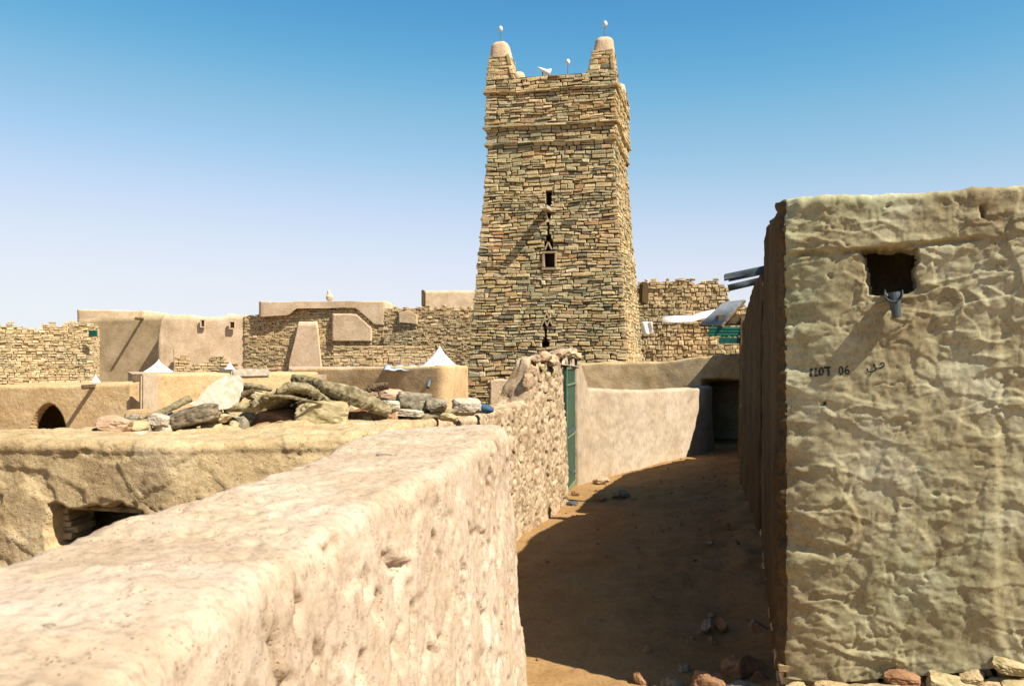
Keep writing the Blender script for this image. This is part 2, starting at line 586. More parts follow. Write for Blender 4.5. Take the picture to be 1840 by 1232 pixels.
def d_smear(amp=1.0, seed=0.0, big=0.025):
    """hand-smeared mud plaster"""
    def f(P, Nn):
        wp = P + 0.12 * np.stack([pn(P * 2.5, 1 + seed), pn(P * 2.5, 2 + seed), pn(P * 2.5, 3 + seed)], 1)
        d1, d2, rn, off = cells(wp * np.array([3.2, 3.2, 4.2]), seed)
        tilt = (off * (rn[:, :3] - 0.5)).sum(1) * 2.0
        c1 = (rn[:, 3] - 0.5) * 0.6 + tilt
        d1b, d2b, rn2, off2 = cells(wp * np.array([8.0, 8.0, 9.5]), seed + 5)
        c2 = (rn2[:, 3] - 0.5) * 0.5 + (off2 * (rn2[:, :3] - 0.5)).sum(1) * 1.6
        r = np.abs(pn(P * 2.2, 9 + seed) + 0.3 * pn(P * 9, 4 + seed))
        sel = sst(0.05, 0.3, pn(P * 0.9, 14 + seed))
        crack = -(1 - sst(0.0, 0.03, r)) * 0.014 * sel
        return big * 2 * fbm(P * 1.1, 3, seed) + amp * (0.012 * c1 + 0.006 * c2 + 0.012 * fbm(P * 6, 4, seed + 2) + 0.0035 * fbm(P * 26, 3, seed + 6)) + crack * amp
    return f


def d_fg(P, Nn):
    """eroded sunlit wall: flowing streaks and pits on the faces, flaky lumps on top"""
    up = np.clip(Nn[:, 2], 0, 1)
    st = fbm(P * np.array([7, 7, 1.8]), 4, 31)
    pit = sst(0.20, 0.42, pn(P * np.array([11, 11, 6]), 5) + 0.3 * pn(P * np.array([26, 26, 15]), 7)) * sst(-0.1, 0.25, pn(P * 1.8, 12))
    top = fbm(P * np.array([4, 4, 4]), 5, 40)
    d1, d2, rn, off = cells((P + 0.05 * pn(P * 4, 2)[:, None]) * 5.0, 3)
    fl = (rn[:, 3] - 0.5) * 0.4 + (off * (rn[:, :3] - 0.5)).sum(1)
    hole = sst(0.30, 0.37, pn(P * np.array([10, 10, 7]), 15) + 0.15 * pn(P * 25, 3))
    hole2 = sst(0.24, 0.31, pn(P * np.array([21, 21, 11]), 16)) * sst(-0.15, 0.1, pn(P * 2.5, 18)) * sst(1.2, 2.2, P[:, 1])
    flake = sst(0.02, 0.05, fbm(P * 2.6, 4, 44)) * 0.010
    d3, d4, rn3, off3 = cells(P * 16 + 0.4 * pn(P * 9, 6)[:, None], 8)
    grit = np.where(rn3[:, 3] > 0.72, (0.45 - np.minimum(d3, 0.45)), 0) * 0.016
    return (0.024 * fbm(P * 1.4, 3, 20) + (1 - up) * (0.012 * st - 0.034 * pit) + up * 0.006 * top - up * 0.010 * pit
            + 0.005 * fl + 0.0045 * fbm(P * 34, 3, 50) - 0.030 * hole * (1 - 0.8 * up) - 0.028 * hole2 * (1 - 0.7 * up) + flake * (1 - 0.5 * up) + grit)


def d_rub(amp=1.0, seed=0.0, sc=1.0):
    """stones pressed into mud"""
    def f(P, Nn):
        d1, d2, rn, off = cells((P + 0.03 * pn(P * 6, 2)[:, None]) * np.array([7.5, 7.5, 10.5]) * sc, seed)
        edge = sst(0.0, 0.30, d2 - d1)
        has = (rn[:, 3] > 0.25)
        pit = sst(0.20, 0.34, pn(P * np.array([10, 10, 11]) * sc, 5 + seed) + 0.2 * pn(P * 24, 9))
        return amp * (0.013 * np.where(has, edge, 0.4) + 0.010 * (rn[:, 0] - 0.5) - 0.05 * pit + 0.03 * fbm(P * 1.5, 3, seed) + 0.004 * fbm(P * 25, 3, seed))
    return f


def d_streak(amp=1.0, seed=0.0):
    """rain-streaked shaded wall"""
    def f(P, Nn):
        return amp * (0.04 * fbm(P * 1.2, 3, seed) + 0.009 * fbm(P * np.array([9, 5, 0.8]), 4, seed + 3)
                      + 0.03 * fbm(P * 3.5, 4, seed + 5))
    return f


def d_soft(amp=1.0, seed=0.0):
    def f(P, Nn):
        return amp * (0.03 * fbm(P * 0.9, 3, seed) + 0.012 * fbm(P * 4, 4, seed + 3))
    return f


# ------------------------------------------------------------------ stone facing
class Stones:
    def __init__(s):
        s.V = []; s.Q = []; s.n = 0
        s.mV = []; s.mQ = []; s.mn = 0

    def stone(s, pos, u0, u1, v0, v1, d, rng, back=-0.12, jit=0.012):
        w, h = u1 - u0, v1 - v0
        j = lambda k: (rng.random() - 0.5) * 2 * k
        jj = min(jit * 1.8, w * 0.16, h * 0.22)
        c = [(u0 + j(jj), v0 + j(jj)), (u1 + j(jj), v0 + j(jj)), (u1 + j(jj), v1 + j(jj)), (u0 + j(jj), v1 + j(jj))]
        ins = min(w, h) * (0.10 + 0.12 * rng.random())
        cu, cv = (u0 + u1) / 2, (v0 + v1) / 2
        rings = []
        for dd, k in ((back, 0.0), (d - ins * 0.7, 0.0), (d, ins)):
            for (a, b) in c:
                sa = 1 if a < cu else -1
                sb = 1 if b < cv else -1
                rings.append(pos(a + sa * k, b + sb * k, dd + (j(0.010) if k else 0)))
        b0 = s.n
        s.V += rings
        for r in (0, 4):
            for q in range(4):
                s.Q.append((b0 + r + q, b0 + r + (q + 1) % 4, b0 + r + 4 + (q + 1) % 4, b0 + r + 4 + q))
        s.Q.append((b0 + 8, b0 + 9, b0 + 10, b0 + 11))
        s.n += 12

    def face(s, pos, ext, H, rng, row=(0.10, 0.2), wid=(0.2, 0.6), openings=(), top=None, v0=0.0, prot=0.03, gap=0.012, back=-0.12, skip=0.0):
        """pos(u, v, d) -> point; ext(v) -> (umin, umax); openings (u0,v0,u1,v1)"""
        v = v0
        while v < H - 0.03:
            hgt = rng.uniform(*row)
            if v + hgt > H - 0.05: hgt = H - v
            a, b = ext(v + hgt / 2)
            u = a - rng.random() * 0.05
            wave = [(0.02 * math.sin(u * 1.3 + v * 3))]
            while u < b:
                w_ = rng.uniform(*wid) * (0.7 + hgt / row[1] * 0.5)
                u1 = min(u + w_, b + rng.random() * 0.03)
                if b - u1 < wid[0] * 0.5: u1 = b + rng.random() * 0.03
                parts = [(u, u1)]
                for (ou0, ov0, ou1, ov1) in openings:
                    if v + hgt * 0.8 > ov0 and v + hgt * 0.2 < ov1:
                        np_ = []
                        for (x0, x1) in parts:
                            if x1 <= ou0 or x0 >= ou1: np_.append((x0, x1))
                            else:
                                if ou0 - x0 > 0.03: np_.append((x0, ou0))
                                if x1 - ou1 > 0.03: np_.append((ou1, x1))
                        parts = np_
                for (x0, x1) in parts:
                    if rng.random() < skip: continue
                    if top is not None and v + hgt > top((x0 + x1) / 2): continue
                    if hgt > 0.13 and rng.random() < 0.25 and x1 - x0 > 0.15:
                        m = v + hgt * rng.uniform(0.4, 0.6)
                        s.stone(pos, x0 + gap / 2, x1 - gap / 2, v, m - gap * 0.6, prot * rng.random(), rng, back)
                        s.stone(pos, x0 + gap / 2, x1 - gap / 2, m, v + hgt - gap * 0.6, prot * rng.random(), rng, back)
                    else:
                        s.stone(pos, x0 + gap / 2, x1 - gap / 2, v, v + hgt - gap, prot * (rng.random() ** 1.3), rng, back)
                u = u1
            v += hgt

    def mortar(s, pos, ext, H, openings=(), d=-0.02, v0=0.0, deep=0.45, knots=()):
        """recessed mortar sheet with real openings"""
        us = sorted({0.0, 1.0})
        vs = sorted({v0, H} | {o[1] for o in openings} | {o[3] for o in openings} | set(knots))
        for va, vb in zip(vs, vs[1:]):
            vm = (va + vb) / 2
            cuts = sorted([(o[0], o[2]) for o in openings if o[1] < vm < o[3]])
            a0, b0 = ext(va); a1, b1 = ext(vb)
            segs = []
            la, lb = a0, a1
            for (x0, x1) in cuts:
                segs.append((la, lb, x0, x0)); la = lb = x1
            segs.append((la, lb, b0, b1))
            for (p, q, r_, t) in segs:
                s.mV += [pos(p, va, d), pos(r_, va, d), pos(t, vb, d), pos(q, vb, d)]
                s.mQ.append((s.mn, s.mn + 1, s.mn + 2, s.mn + 3)); s.mn += 4
        for (x0, y0, x1, y1) in openings:
            f = [pos(x0, y0, d), pos(x1, y0, d), pos(x1, y1, d), pos(x0, y1, d)]
            k = [pos(x0, y0, -deep), pos(x1, y0, -deep), pos(x1, y1, -deep), pos(x0, y1, -deep)]
            b = s.mn
            s.mV += f + k
            for q in range(4):
                s.mQ.append((b + q, b + (q + 1) % 4, b + 4 + (q + 1) % 4, b + 4 + q))
            s.mQ.append((b + 4, b + 5, b + 6, b + 7))
            s.mn += 8


def plane_pos(o, u, n=None):
    """vertical plane: o origin (3), u unit horizontal direction, outward normal = u x z"""
    ox, oy, oz = o
    ux, uy = u
    nx, ny = uy, -ux
    return lambda a, b, d: (ox + ux * a + nx * d, oy + uy * a + ny * d, oz + b)


# ================================================================== GROUND
def ground_h(x, y):
    # the street drops a little towards the camera
    z = -0.30 * (1 - sst(6.2, 10.5, y))
    z = z - 0.05 * sst(-2, -6, x)
    # sand banked against the foot of the stencilled house
    fx, fy = 0.9193, -0.3936
    u = (x - 1.80) * fx + (y - 6.02) * fy
    f = (x - 1.80) * fy - (y - 6.02) * fx
    z = z + (0.16 + 0.20 * np.clip(u, 0, 1.4)) * sst(0.55, 0.05, f) * sst(-0.9, -0.1, f) * sst(-0.25, 0.25, u)
    return z


def build_ground():
    def axis(c, fine, half, n1, far, n2):
        a = np.linspace(c - half, c + half, n1)
        t = np.linspace(0, 1, n2 + 1)[1:]
        g = half + (far - half) * t ** 3.2
        g += t * 0.4
        return np.concatenate([(c - g)[::-1], a, c + g])
    xs = axis(2.0, 0, 5.0, 200, 1500, 50)
    ys = axis(12.0, 0, 10.0, 330, 1500, 50)
    X, Y = np.meshgrid(xs, ys, indexing='ij')
    x = X.ravel(); y = Y.ravel()
    P = np.stack([x, y, x * 0], 1)
    near = np.exp(-((x - 2) / 12) ** 2 - ((y - 10) / 18) ** 2)
    z = ground_h(x, y)
    z = z + near * (0.05 * fbm(P * 0.6, 3, 2) + 0.030 * fbm(P * np.array([1.6, 3.6, 1]), 4, 5) + 0.012 * fbm(P * 9, 3, 8))
    ft = cells(P * np.array([3.2, 3.2, 1]), 4)
    z = z - near * 0.022 * np.where(ft[2][:, 3] > 0.45, np.exp(-(ft[0] / 0.28) ** 2), 0)
    xr_ = 1.80 + (y - 6.0) * 0.238
    z = z + near * 0.10 * sst(-0.5, 0.0, x - xr_) * (0.6 + 1.2 * pn(P * 2.0, 3))
    # sand banked against the left wall foot
    P[:, 2] = z
    o = mesh_np('ground', P, grid_quads(len(xs), len(ys)), M_sand)
    o['kind'] = 'structure'
    return o


build_ground()

# ================================================================== MINARET
TH = math.radians(13.0)
TR = np.array([math.cos(TH), -math.sin(TH)])
TN = np.array([-math.sin(TH), -math.cos(TH)])
TC = np.array([1.753, 32.57])
PROF = [(-0.1, 2.795), (9.25, 2.12), (9.27, 2.18), (9.81, 2.165), (9.83, 2.225), (11.0, 2.17), (11.02, 2.215), (11.7, 2.17)]      # world height -> half side


def half(z):
    return float(np.interp(z, [p[0] for p in PROF], [p[1] for p in PROF]))


def tpos(a, b, d, k=0, extra=0.0):
    """face k of the tower: 0 front, 1 right, 2 back, 3 left; a along the face from its centre, b world height"""
    dirs = [(TR, TN), (-TN, TR), (-TR, -TN), (TN, -TR)]
    u, n = dirs[k]
    h = half(b) + extra
    q = TC + u * a + n * (h + d)
    wv_ = 0.022 * math.sin(a * 1.7 + b * 2.3 + k) + 0.014 * math.sin(a * 4.3 - b * 3.1 + k * 2)
    return (q[0], q[1], b + wv_)


minaret = empty('minaret', (TC[0], TC[1], 0), 'tall square tapering stone minaret with corner pinnacles rising behind the alley', 'tower')
rng = random.Random(5)
# openings of the front face, in metres from the face centre
def tu(px, py):
    """photo pixel -> (a, height) on the front face"""
    u = (px - 920.0) / F; v = (616.0 - py) / F
    d = np.array([u, CP - v * SP, SP + v * CP])
    # iterate, the face leans back
    b = 5.0
    for _ in range(12):
        h = half(b)
        p0 = TC + TN * h
        t = (p0 @ TN) / (d[:2] @ TN)
        b = EYE + d[2] * t
        q = d[:2] * t - p0
    return float(q @ TR), float(b)

def rect(px0, py0, px1, py1):
    a0, b1 = tu(px0, py0); a1, b0 = tu(px1, py1)
    a0b, _ = tu(px0, py1); a1b, _ = tu(px1, py0)
    return (min(a0, a0b), b0, max(a1, a1b), b1)

ops = [rect(981.5, 345, 991, 370), rect(983.5, 384, 989.5, 391), rect(984, 398, 987, 424), rect(981, 424, 990, 434),
       rect(978, 434, 993, 451), rect(979, 455, 998, 479),
       rect(980, 565, 987, 572), rect(974, 577, 992, 586),
       rect(978.5, 590, 982.5, 612), rect(974, 612, 986, 622)]
ZT = 11.62
KN = [z for z, h in PROF[1:-1]] + [1.5 * k for k in range(1, 6)]
st = Stones()
for k in range(4):
    pf = (lambda a, b, d, k=k: tpos(a, b, d, k))
    ex = lambda v: (-half(v), half(v))
    op = ops if k == 0 else ()
    st.face(pf, ex, ZT, rng, row=(0.07, 0.17), wid=(0.13, 0.46), openings=op, v0=-0.1, prot=0.07, gap=0.026,
            top=lambda u: ZT - 0.0 if abs(u) > 1.35 else ZT - 0.02)
    if k == 1:
        s1 = Stones()
        s1.mortar(pf, ex, ZT - 0.05, d=-0.022, v0=-0.1, knots=KN)
        mesh_np('sunlit_mud_pointing', np.array(s1.mV), np.array(s1.mQ), M_tanfar, minaret, smooth=False)  # mud-filled joints, made paler to paint in the sun on this face
    else:
        st.mortar(pf, ex, ZT - 0.05, openings=op, d=-0.045, v0=-0.1, deep=0.5, knots=KN)
stone_o = mesh_np('masonry', np.array(st.V), np.array(st.Q), M_tower, minaret, smooth=False)
mort = mesh_np('mortar_core', np.array(st.mV), np.array(st.mQ), M_mortar, minaret, smooth=False)
# roof deck
bm = bmesh.new()
q = [tpos(-2.0, 11.35, -0.05, 0), tpos(2.0, 11.35, -0.05, 0), tpos(-2.0, 11.35, -0.05, 2), tpos(2.0, 11.35, -0.05, 2)]
bm.faces.new([bm.verts.new(p) for p in q])
bm_obj('roof_deck', bm, M_pink, minaret)
# string courses: projecting flat slabs in a line round the tower
for zc, pr, hh in ((9.275, 0.07, 0.06), (9.835, 0.075, 0.065), (11.025, 0.065, 0.05)):
    s2 = Stones()
    for k in range(4):
        hf = half(zc)
        u = -hf - pr
        while u < hf + pr:
            u1 = min(u + rng.uniform(0.35, 0.95), hf + pr)
            if hf + pr - u1 < 0.2: u1 = hf + pr
            dz = rng.uniform(-0.012, 0.012)
            s2.stone(lambda a, b, d, k=k: tpos(a, b, d, k), u, u1 - 0.01, zc + dz, zc + hh + dz, pr + rng.uniform(-0.025, 0.015), rng, -0.2, 0.01)
            u = u1
    mesh_np('string_course', np.array(s2.V), np.array(s2.Q), M_tower, minaret, smooth=False)


def pinnacle(cu, cn, top, wb, wt, zpl, egg=True):
    """battered corner pinnacle: stone below, mud cap above, rod and egg on top"""
    c = TC + TR * cu + TN * cn
    s3 = Stones()
    z0 = 11.5
    def hw(z):
        return wb + (wt - wb) * min(1, (z - z0) / (top - z0)) ** 0.8
    cc = lambda z: c + (TR * math.copysign(1, cu) + TN * math.copysign(1, cn)) * (wb - hw(z)) * 0.5
    dirs = [(TR, TN), (-TN, TR), (-TR, -TN), (TN, -TR)]
    for k in range(4):
        u, n = dirs[k]
        pf = lambda a, b, d, u=u, n=n: (*(cc(b) + u * a + n * (hw(b) + d)), b)
        s3.face(pf, lambda v: (-hw(v), hw(v)), zpl, rng, row=(0.09, 0.18), wid=(0.18, 0.45), v0=z0, prot=0.03, gap=0.012, back=-0.1)
        s3.mortar(pf, lambda v: (-hw(v), hw(v)), zpl, d=-0.03, v0=z0)
    p = mesh_np('pinnacle', np.array(s3.V + s3.mV), np.array(s3.Q + [tuple(i + s3.n for i in f) for f in s3.mQ]), M_tower, minaret, smooth=False)
    # cap: rounded square sweep
    rings = 12; nn = 24
    V = []
    for i in range(rings):
        t = i / (rings - 1)
        z = zpl - 0.05 + (top - zpl + 0.05) * t
        k = hw(z) * (1.0 if t < 0.75 else math.sqrt(max(0, 1 - ((t - 0.75) / 0.25) ** 2)) * 0.7 + 0.3 * (1 - (t - 0.75) / 0.25)) + 0.02 * (1 - t)
        for j in range(nn):
            a = 2 * math.pi * j / nn
            ca, sa = math.cos(a), math.sin(a)
            e = 1.0 / (abs(ca) ** 4 + abs(sa) ** 4) ** 0.25
            q = cc(z) + (TR * ca + TN * sa) * k * e
            V.append((q[0], q[1], z))
    V = np.array(V)
    V += 0.02 * np.stack([pn(V * 3, 1), pn(V * 3, 2), pn(V * 3, 3)], 1)
    Q = [(i * nn + j, i * nn + (j + 1) % nn, (i + 1) * nn + (j + 1) % nn, (i + 1) * nn + j) for i in range(rings - 1) for j in range(nn)]
    mesh_np('mud_cap', V, np.array(Q), M_pink, p)
    q = cc(top)
    if egg: finial(Vector((q[0], q[1], top - 0.05)), 0.42, p)
    return p


def finial(base, h, parent):
    bm = bmesh.new()
    bm_tube(bm, [base, base + Vector((0.01, 0, h))], 0.014, 8)
    r = bm_obj('finial_rod', bm, M_rod, parent)
    if parent.parent is not None:
        r.matrix_parent_inverse = parent.matrix_parent_inverse.copy() if False else Matrix.Identity(4)
        r.matrix_parent_inverse = Matrix.Translation(minaret.location).inverted() @ Matrix.Translation(minaret.location)
    bm = bmesh.new()
    bmesh.ops.create_uvsphere(bm, u_segments=14, v_segments=10, radius=0.085)
    bmesh.ops.transform(bm, matrix=Matrix.Translation(base + Vector((0.01, 0, h + 0.07))) @ Matrix.Diagonal((0.9, 0.9, 1.25, 1)), verts=bm.verts)
    e = bm_obj('ostrich_egg', bm, M_egg, parent, True)
    return r


hc = half(11.5)
for (su, sn, top, wb, wt, zpl) in ((-1, 1, 12.93, 0.50, 0.27, 12.35), (1, 1, 12.80, 0.46, 0.27, 12.28),
                                   (1, -1, 12.30, 0.42, 0.22, 12.0), (-1, -1, 12.35, 0.42, 0.25, 12.0)):
    pinnacle(su * (hc - wb), sn * (hc - wb), top, wb, wt, zpl, not (su == 1 and sn == -1))
# mud humps on the roof behind the parapet, with the fourth egg
for du_, z in ((-0.30, 12.0), (0.34, 12.0)):
    bm = bmesh.new()
    bmesh.ops.create_icosphere(bm, subdivisions=3, radius=1)
    a = TC + TR * (0.35 + du_) + TN * 0.6
    bmesh.ops.transform(bm, matrix=Matrix.Translation((a[0], a[1], 11.5)) @ Matrix.Diagonal((0.33, 0.3, 0.44, 1)), verts=bm.verts)
    bm_obj('mud_hump', bm, M_pink, minaret, True)
a = TC + TR * 0.40 + TN * 0.9
finial(Vector((a[0], a[1], 11.5)), 0.78, minaret)
# mud fillets sloping from the pinnacles down to the parapet
def mud_lump(name, c, size, mat, parent, seed=0, sub=3, amp=0.18):
    bm = bmesh.new()
    bmesh.ops.create_icosphere(bm, subdivisions=sub, radius=1)
    V = np.array([v.co[:] for v in bm.verts])
    d = 1 + amp * 2 * pn(V * 1.6 + seed) + amp * pn(V * 4 + seed)
    for v, k in zip(bm.verts, d):
        v.co = Vector((v.co.x * size[0], v.co.y * size[1], v.co.z * size[2])) * k + Vector(c)
    return bm_obj(name, bm, mat, parent, True)
a = TC + TR * (-hc + 1.05) + TN * (hc - 0.3)
mud_lump('mud_fillet', (a[0], a[1], 11.6), (0.22, 0.25, 0.22), M_pink, minaret, 3)
# loudspeaker horn behind the parapet
a = at(975, 129, 30.9)
hs = empty('horn_loudspeaker', a, 'small white horn loudspeaker standing on the minaret parapet', 'loudspeaker')
bm = bmesh.new()
bm_tube(bm, [a + Vector((-0.16, -0.05, 0.13)), a + Vector((-0.05, -0.02, 0.08)), a + Vector((0.1, 0.02, 0.0)), a + Vector((0.24, 0.05, -0.05))], [0.02, 0.05, 0.09, 0.17], 16)
bm_obj('horn', bm, M_white, hs, True)
bm = bmesh.new()
bm_tube(bm, [a + Vector((0, 0, 0.02)), a + Vector((0, 0, -0.25))], 0.02, 8)
bm_obj('bracket', bm, M_rod, hs)

# opening surrounds
def tvec(px, py, d=0.0):
    a_, b_ = tu(px, py)
    return Vector(tpos(a_, b_, d, 0))
RT = Matrix.Rotation(-TH, 4, 'Z')
bm = bmesh.new()
for (x0, y0, x1, y1) in ((976, 453, 999, 456.5), (975.5, 456.5, 979, 480), (997.5, 456.5, 1000, 480), (974, 480, 1001, 484)):
    p0 = tvec((x0 + x1) / 2, (y0 + y1) / 2, 0.03)
    bm_box(bm, p0, ((x1 - x0) / 54.0, 0.16, (y1 - y0) / 54.0), RT, 0.008)
bm_obj('window_frame', bm, M_frame, minaret)
# stepped triangle: thin slabs laid as small gables
def gable(cx, ytop, ybot, hw_):
    bm = bmesh.new()
    pa, pb, pc = tvec(cx, ytop, 0.0), tvec(cx - hw_, ybot, 0.0), tvec(cx + hw_, ybot, 0.0)
    for s_, e_ in ((pa, pb), (pa, pc)):
        m_ = (s_ + e_) / 2; L_ = (e_ - s_).length
        d_ = (e_ - s_).normalized()
        X = d_; Yv = Vector((TN[0], TN[1], 0)); Z = X.cross(Yv).normalized(); Yv = Z.cross(X)
        R = Matrix((X, Yv, Z)).transposed().to_4x4()
        bm_box(bm, m_, (L_, 0.14, 0.045), R, 0.005)
    return bm_obj('slab_gable', bm, M_frame, minaret)
gable(985.5, 437, 450, 6)
gable(983, 564, 575, 5)
gable(978.5, 576, 587, 5.5)
gable(988.5, 576, 587, 5.5)
# wooden rain spout sticking out of the slit
bm = bmesh.new()
base = tvec(984, 378, -0.2)
out = Vector((TN[0], TN[1], 0))
for dx, dz in ((0, 0),):
    R = Matrix((Vector((TR[0], TR[1], 0)), -out, Vector((0, 0, 1)))).transposed().to_4x4()
    for off, size in (((0, 0), (0.24, 1.0, 0.035)), ((-0.11, 0.05), (0.03, 1.0, 0.12)), ((0.11, 0.05), (0.03, 1.0, 0.12))):
        c_ = base + out * 0.48 + Vector((TR[0], TR[1], 0)) * off[0] + Vector((0, 0, off[1] - 0.02))
        bm_box(bm, c_, size, R @ Matrix.Rotation(math.radians(3), 4, 'X'), 0.006)
bm_obj('rain_spout', bm, M_rockw, minaret)
bm = bmesh.new()
bm_tube(bm, [base + out * 0.2 + Vector((-0.03, 0, 0.02)), base + out * 0.45 + Vector((0.18, 0, 0.14))], 0.025, 8)
bm_tube(bm, [base + out * 0.2 + Vector((0.0, 0, -0.3)), base + out * 0.5 + Vector((-0.03, 0, -0.02))], 0.02, 8)
bm_obj('spout_brace', bm, M_rockw, minaret)
# plaster patches at the foot
for (x0, y0, x1, y1) in ((880, 680, 946, 740), (1040, 676, 1080, 720)):
    a0, b1 = tu(x0, y0); a1, b0 = tu(x1, y1)
    nu, nv = 30, 20
    U, Vv = np.meshgrid(np.linspace(0, 1, nu), np.linspace(0, 1, nv), indexing='ij')
    A = a0 + (a1 - a0) * U.ravel(); B = b0 + (b1 - b0) * Vv.ravel()
    edge = np.minimum(np.minimum(U, 1 - U), np.minimum(Vv * 5, 1 - Vv)).ravel()
    Z3 = np.stack([A, B, A * 0], 1)
    A = A + 0.03 * pn(Z3 * 3, 1); B = B + 0.03 * pn(Z3 * 3, 2)
    D = np.where(edge < 0.01, -0.03, 0.075 + 0.02 * pn(Z3 * 2, 4))
    V = np.array([tpos(a_, b_, d_, 0) for a_, b_, d_ in zip(A, B, D)])
    mesh_np('plaster_patch', V, grid_quads(nu, nv), M_pink, minaret)

# ================================================================== FOREGROUND WALL
fL = [(-1.25, -1.2), (-1.15, 0.2), (-1.05, 1.0), (-0.97, 1.7), (-0.88, 2.1), (-0.76, 2.4), (-0.72, 3.0), (-0.70, 4.0), (-0.60, 4.7), (-0.50, 5.15)]
fR = [(-0.52, -1.2), (-0.50, 0.2), (-0.47, 1.0), (-0.42, 1.7), (-0.37, 2.1), (-0.31, 2.4), (-0.20, 3.0), (-0.09, 4.0), (-0.045, 4.7), (-0.035, 5.15)]
fz = [1.72, 1.72, 1.72, 1.72, 1.73, 1.74, 1.74, 1.74, 1.73, 1.70]
fg = slab('eroded_mud_wall', fL, fR, fz, -0.35, M_fg, du=0.011, dvL=0.05, dvT=0.011, dvR=0.011, rr=0.05, bat=(0.05, 0.17),
          ends=(0.05, 0.14), disp=d_fg, smooth_n=20, topnoise=0.012)
tag(fg, 'pale eroded mud wall with broad sunlit top closest to the camera at left', 'wall')

# ================================================================== MID LEFT HOUSE (roof edge with rubble)
ml_face = [(-6.5, 6.3), (-4.6, 6.1), (-3.37, 6.0), (-2.2, 5.85), (-1.10, 6.15), (-0.80, 7.0), (-0.62, 8.2)]
ml_back = [(-6.5, 6.9), (-4.6, 6.75), (-3.4, 6.75), (-2.3, 7.0), (-1.5, 8.2), (-1.25, 8.7), (-1.2, 9.0)]
hole = dict(p=at(172, 946, 5.93), u=(1, -0.05, -0.0), n=(-0.12, -1, 0), w=0.64, h=0.24, d=0.45, ns=8, na=0.06, near=0.4, soft=0.015)
mz = [1.55, 1.555, 1.55, 1.53, 1.56, 1.56, 1.56]
def d_mid(P, Nn):
    b = d_smear(0.8, 2.0, 0.02)(P, Nn)
    ck = np.abs(pn(P * np.array([2.6, 2.6, 1.6]), 41) + 0.3 * pn(P * 11, 42))
    n_ = fbm(P * np.array([1.8, 1.8, 2.6]), 3, 77)
    return (b - 0.025 * (1 - sst(0.0, 0.02, ck)) * sst(-0.05, 0.1, pn(P * 1.3, 47)) + 0.012 * sst(0.0, 0.03, n_ - 0.05)
            + 0.012 * sst(1.47, 1.49, P[:, 2] + 0.03 * pn(P * 4, 5)))


ml = slab('low_mud_house', ml_back, ml_face, mz, -0.3, M_mid, du=0.015, dvL=0.10, dvT=0.03, dvR=0.015, rr=0.05, bat=(0, 0.02),
          ends=(0.05, 0.1), disp=d_mid, smooth_n=6, holes=[hole], topnoise=0.008, seed=3)
tag(ml, 'low tan mud house carrying the rubble pile, with a dark broken opening in its face', 'house')
# stones seen in the opening's side and its lintel
bm = bmesh.new()
c0 = at(160, 903, 5.93)
bm_tube(bm, [at(84, 906, 6.10), at(170, 911, 6.06), at(258, 917, 6.04)], [0.02, 0.022, 0.02], 8)
lint = bm_obj('lintel_pole', bm, M_wood, ml)
s4 = Stones()
rng = random.Random(12)
pp = plane_pos(tuple(at(88, 975, 5.97)), (1, -0.05))
for i in range(6):
    s4.stone(pp, -0.03, 0.06 + rng.random() * 0.05, i * 0.042, i * 0.042 + 0.036, -0.16 + rng.random() * 0.05, rng, -0.4, 0.006)
mesh_np('jamb_stones', np.array(s4.V), np.array(s4.Q), M_tanfar, ml, smooth=False)

# ================================================================== STONY WALL WITH GREEN DOOR
def off_pt(p, q, t):
    return None
rw_R = [(-1.1, 6.6), (-0.42, 9.0), (-0.13, 10.05), (0.18, 11.15), (0.20, 11.22), (0.46, 12.15), (0.74, 13.10)]
rw_L = offset_line(rw_R, 0.42)
rw_L[4:] = offset_line(rw_R, 0.14)[4:]        # the tall pier is thinner than the low wall
rz = [1.50, 1.50, 1.51, 1.53, 2.06, 2.09, 2.13]
gate = empty('stony_boundary_wall', (0.2, 11, 0), 'rough stone and mud wall with tall gate pier and narrow green door', 'wall')
slab('masonry', rw_L, rw_R, rz, -0.2, M_rubwall, gate, du=0.018, dvL=0.06, dvT=0.04, dvR=0.018, rr=0.05, bat=(0, 0.10),
     ends=(0.05, 0.06), disp=d_rub(1.0, 1.0), topnoise=0.02, smooth_n=1, seed=9)
# far jamb and lintel
jb_R = [(1.06, 14.95), (1.13, 15.12), (1.24, 15.38)]
jb_L = [(0.70, 15.10), (0.74, 15.27), (0.80, 15.5)]
slab('far_jamb', jb_L, jb_R, [2.08, 2.05, 1.75], -0.2, M_alley, gate, du=0.03, dvR=0.03, rr=0.05, bat=(0, 0.03), ends=(0.03, 0.03), disp=d_soft(0.8, 4), smooth_n=0, seed=2)
lt_R = [(0.70, 12.9), (0.88, 13.9), (1.08, 15.0), (1.14, 15.2)]
lt_L = offset_line(lt_R, 0.20)
slab('lintel', lt_L, lt_R, [2.14, 2.16, 2.10, 2.0], [1.98, 1.96, 1.92, 1.9], M_fg, gate, du=0.03, dvR=0.03, rr=0.06, ends=(0.05, 0.05), disp=d_rub(1.2, 6), topnoise=0.05, seed=5)
# broken crest stones on the pier
rng = random.Random(3)


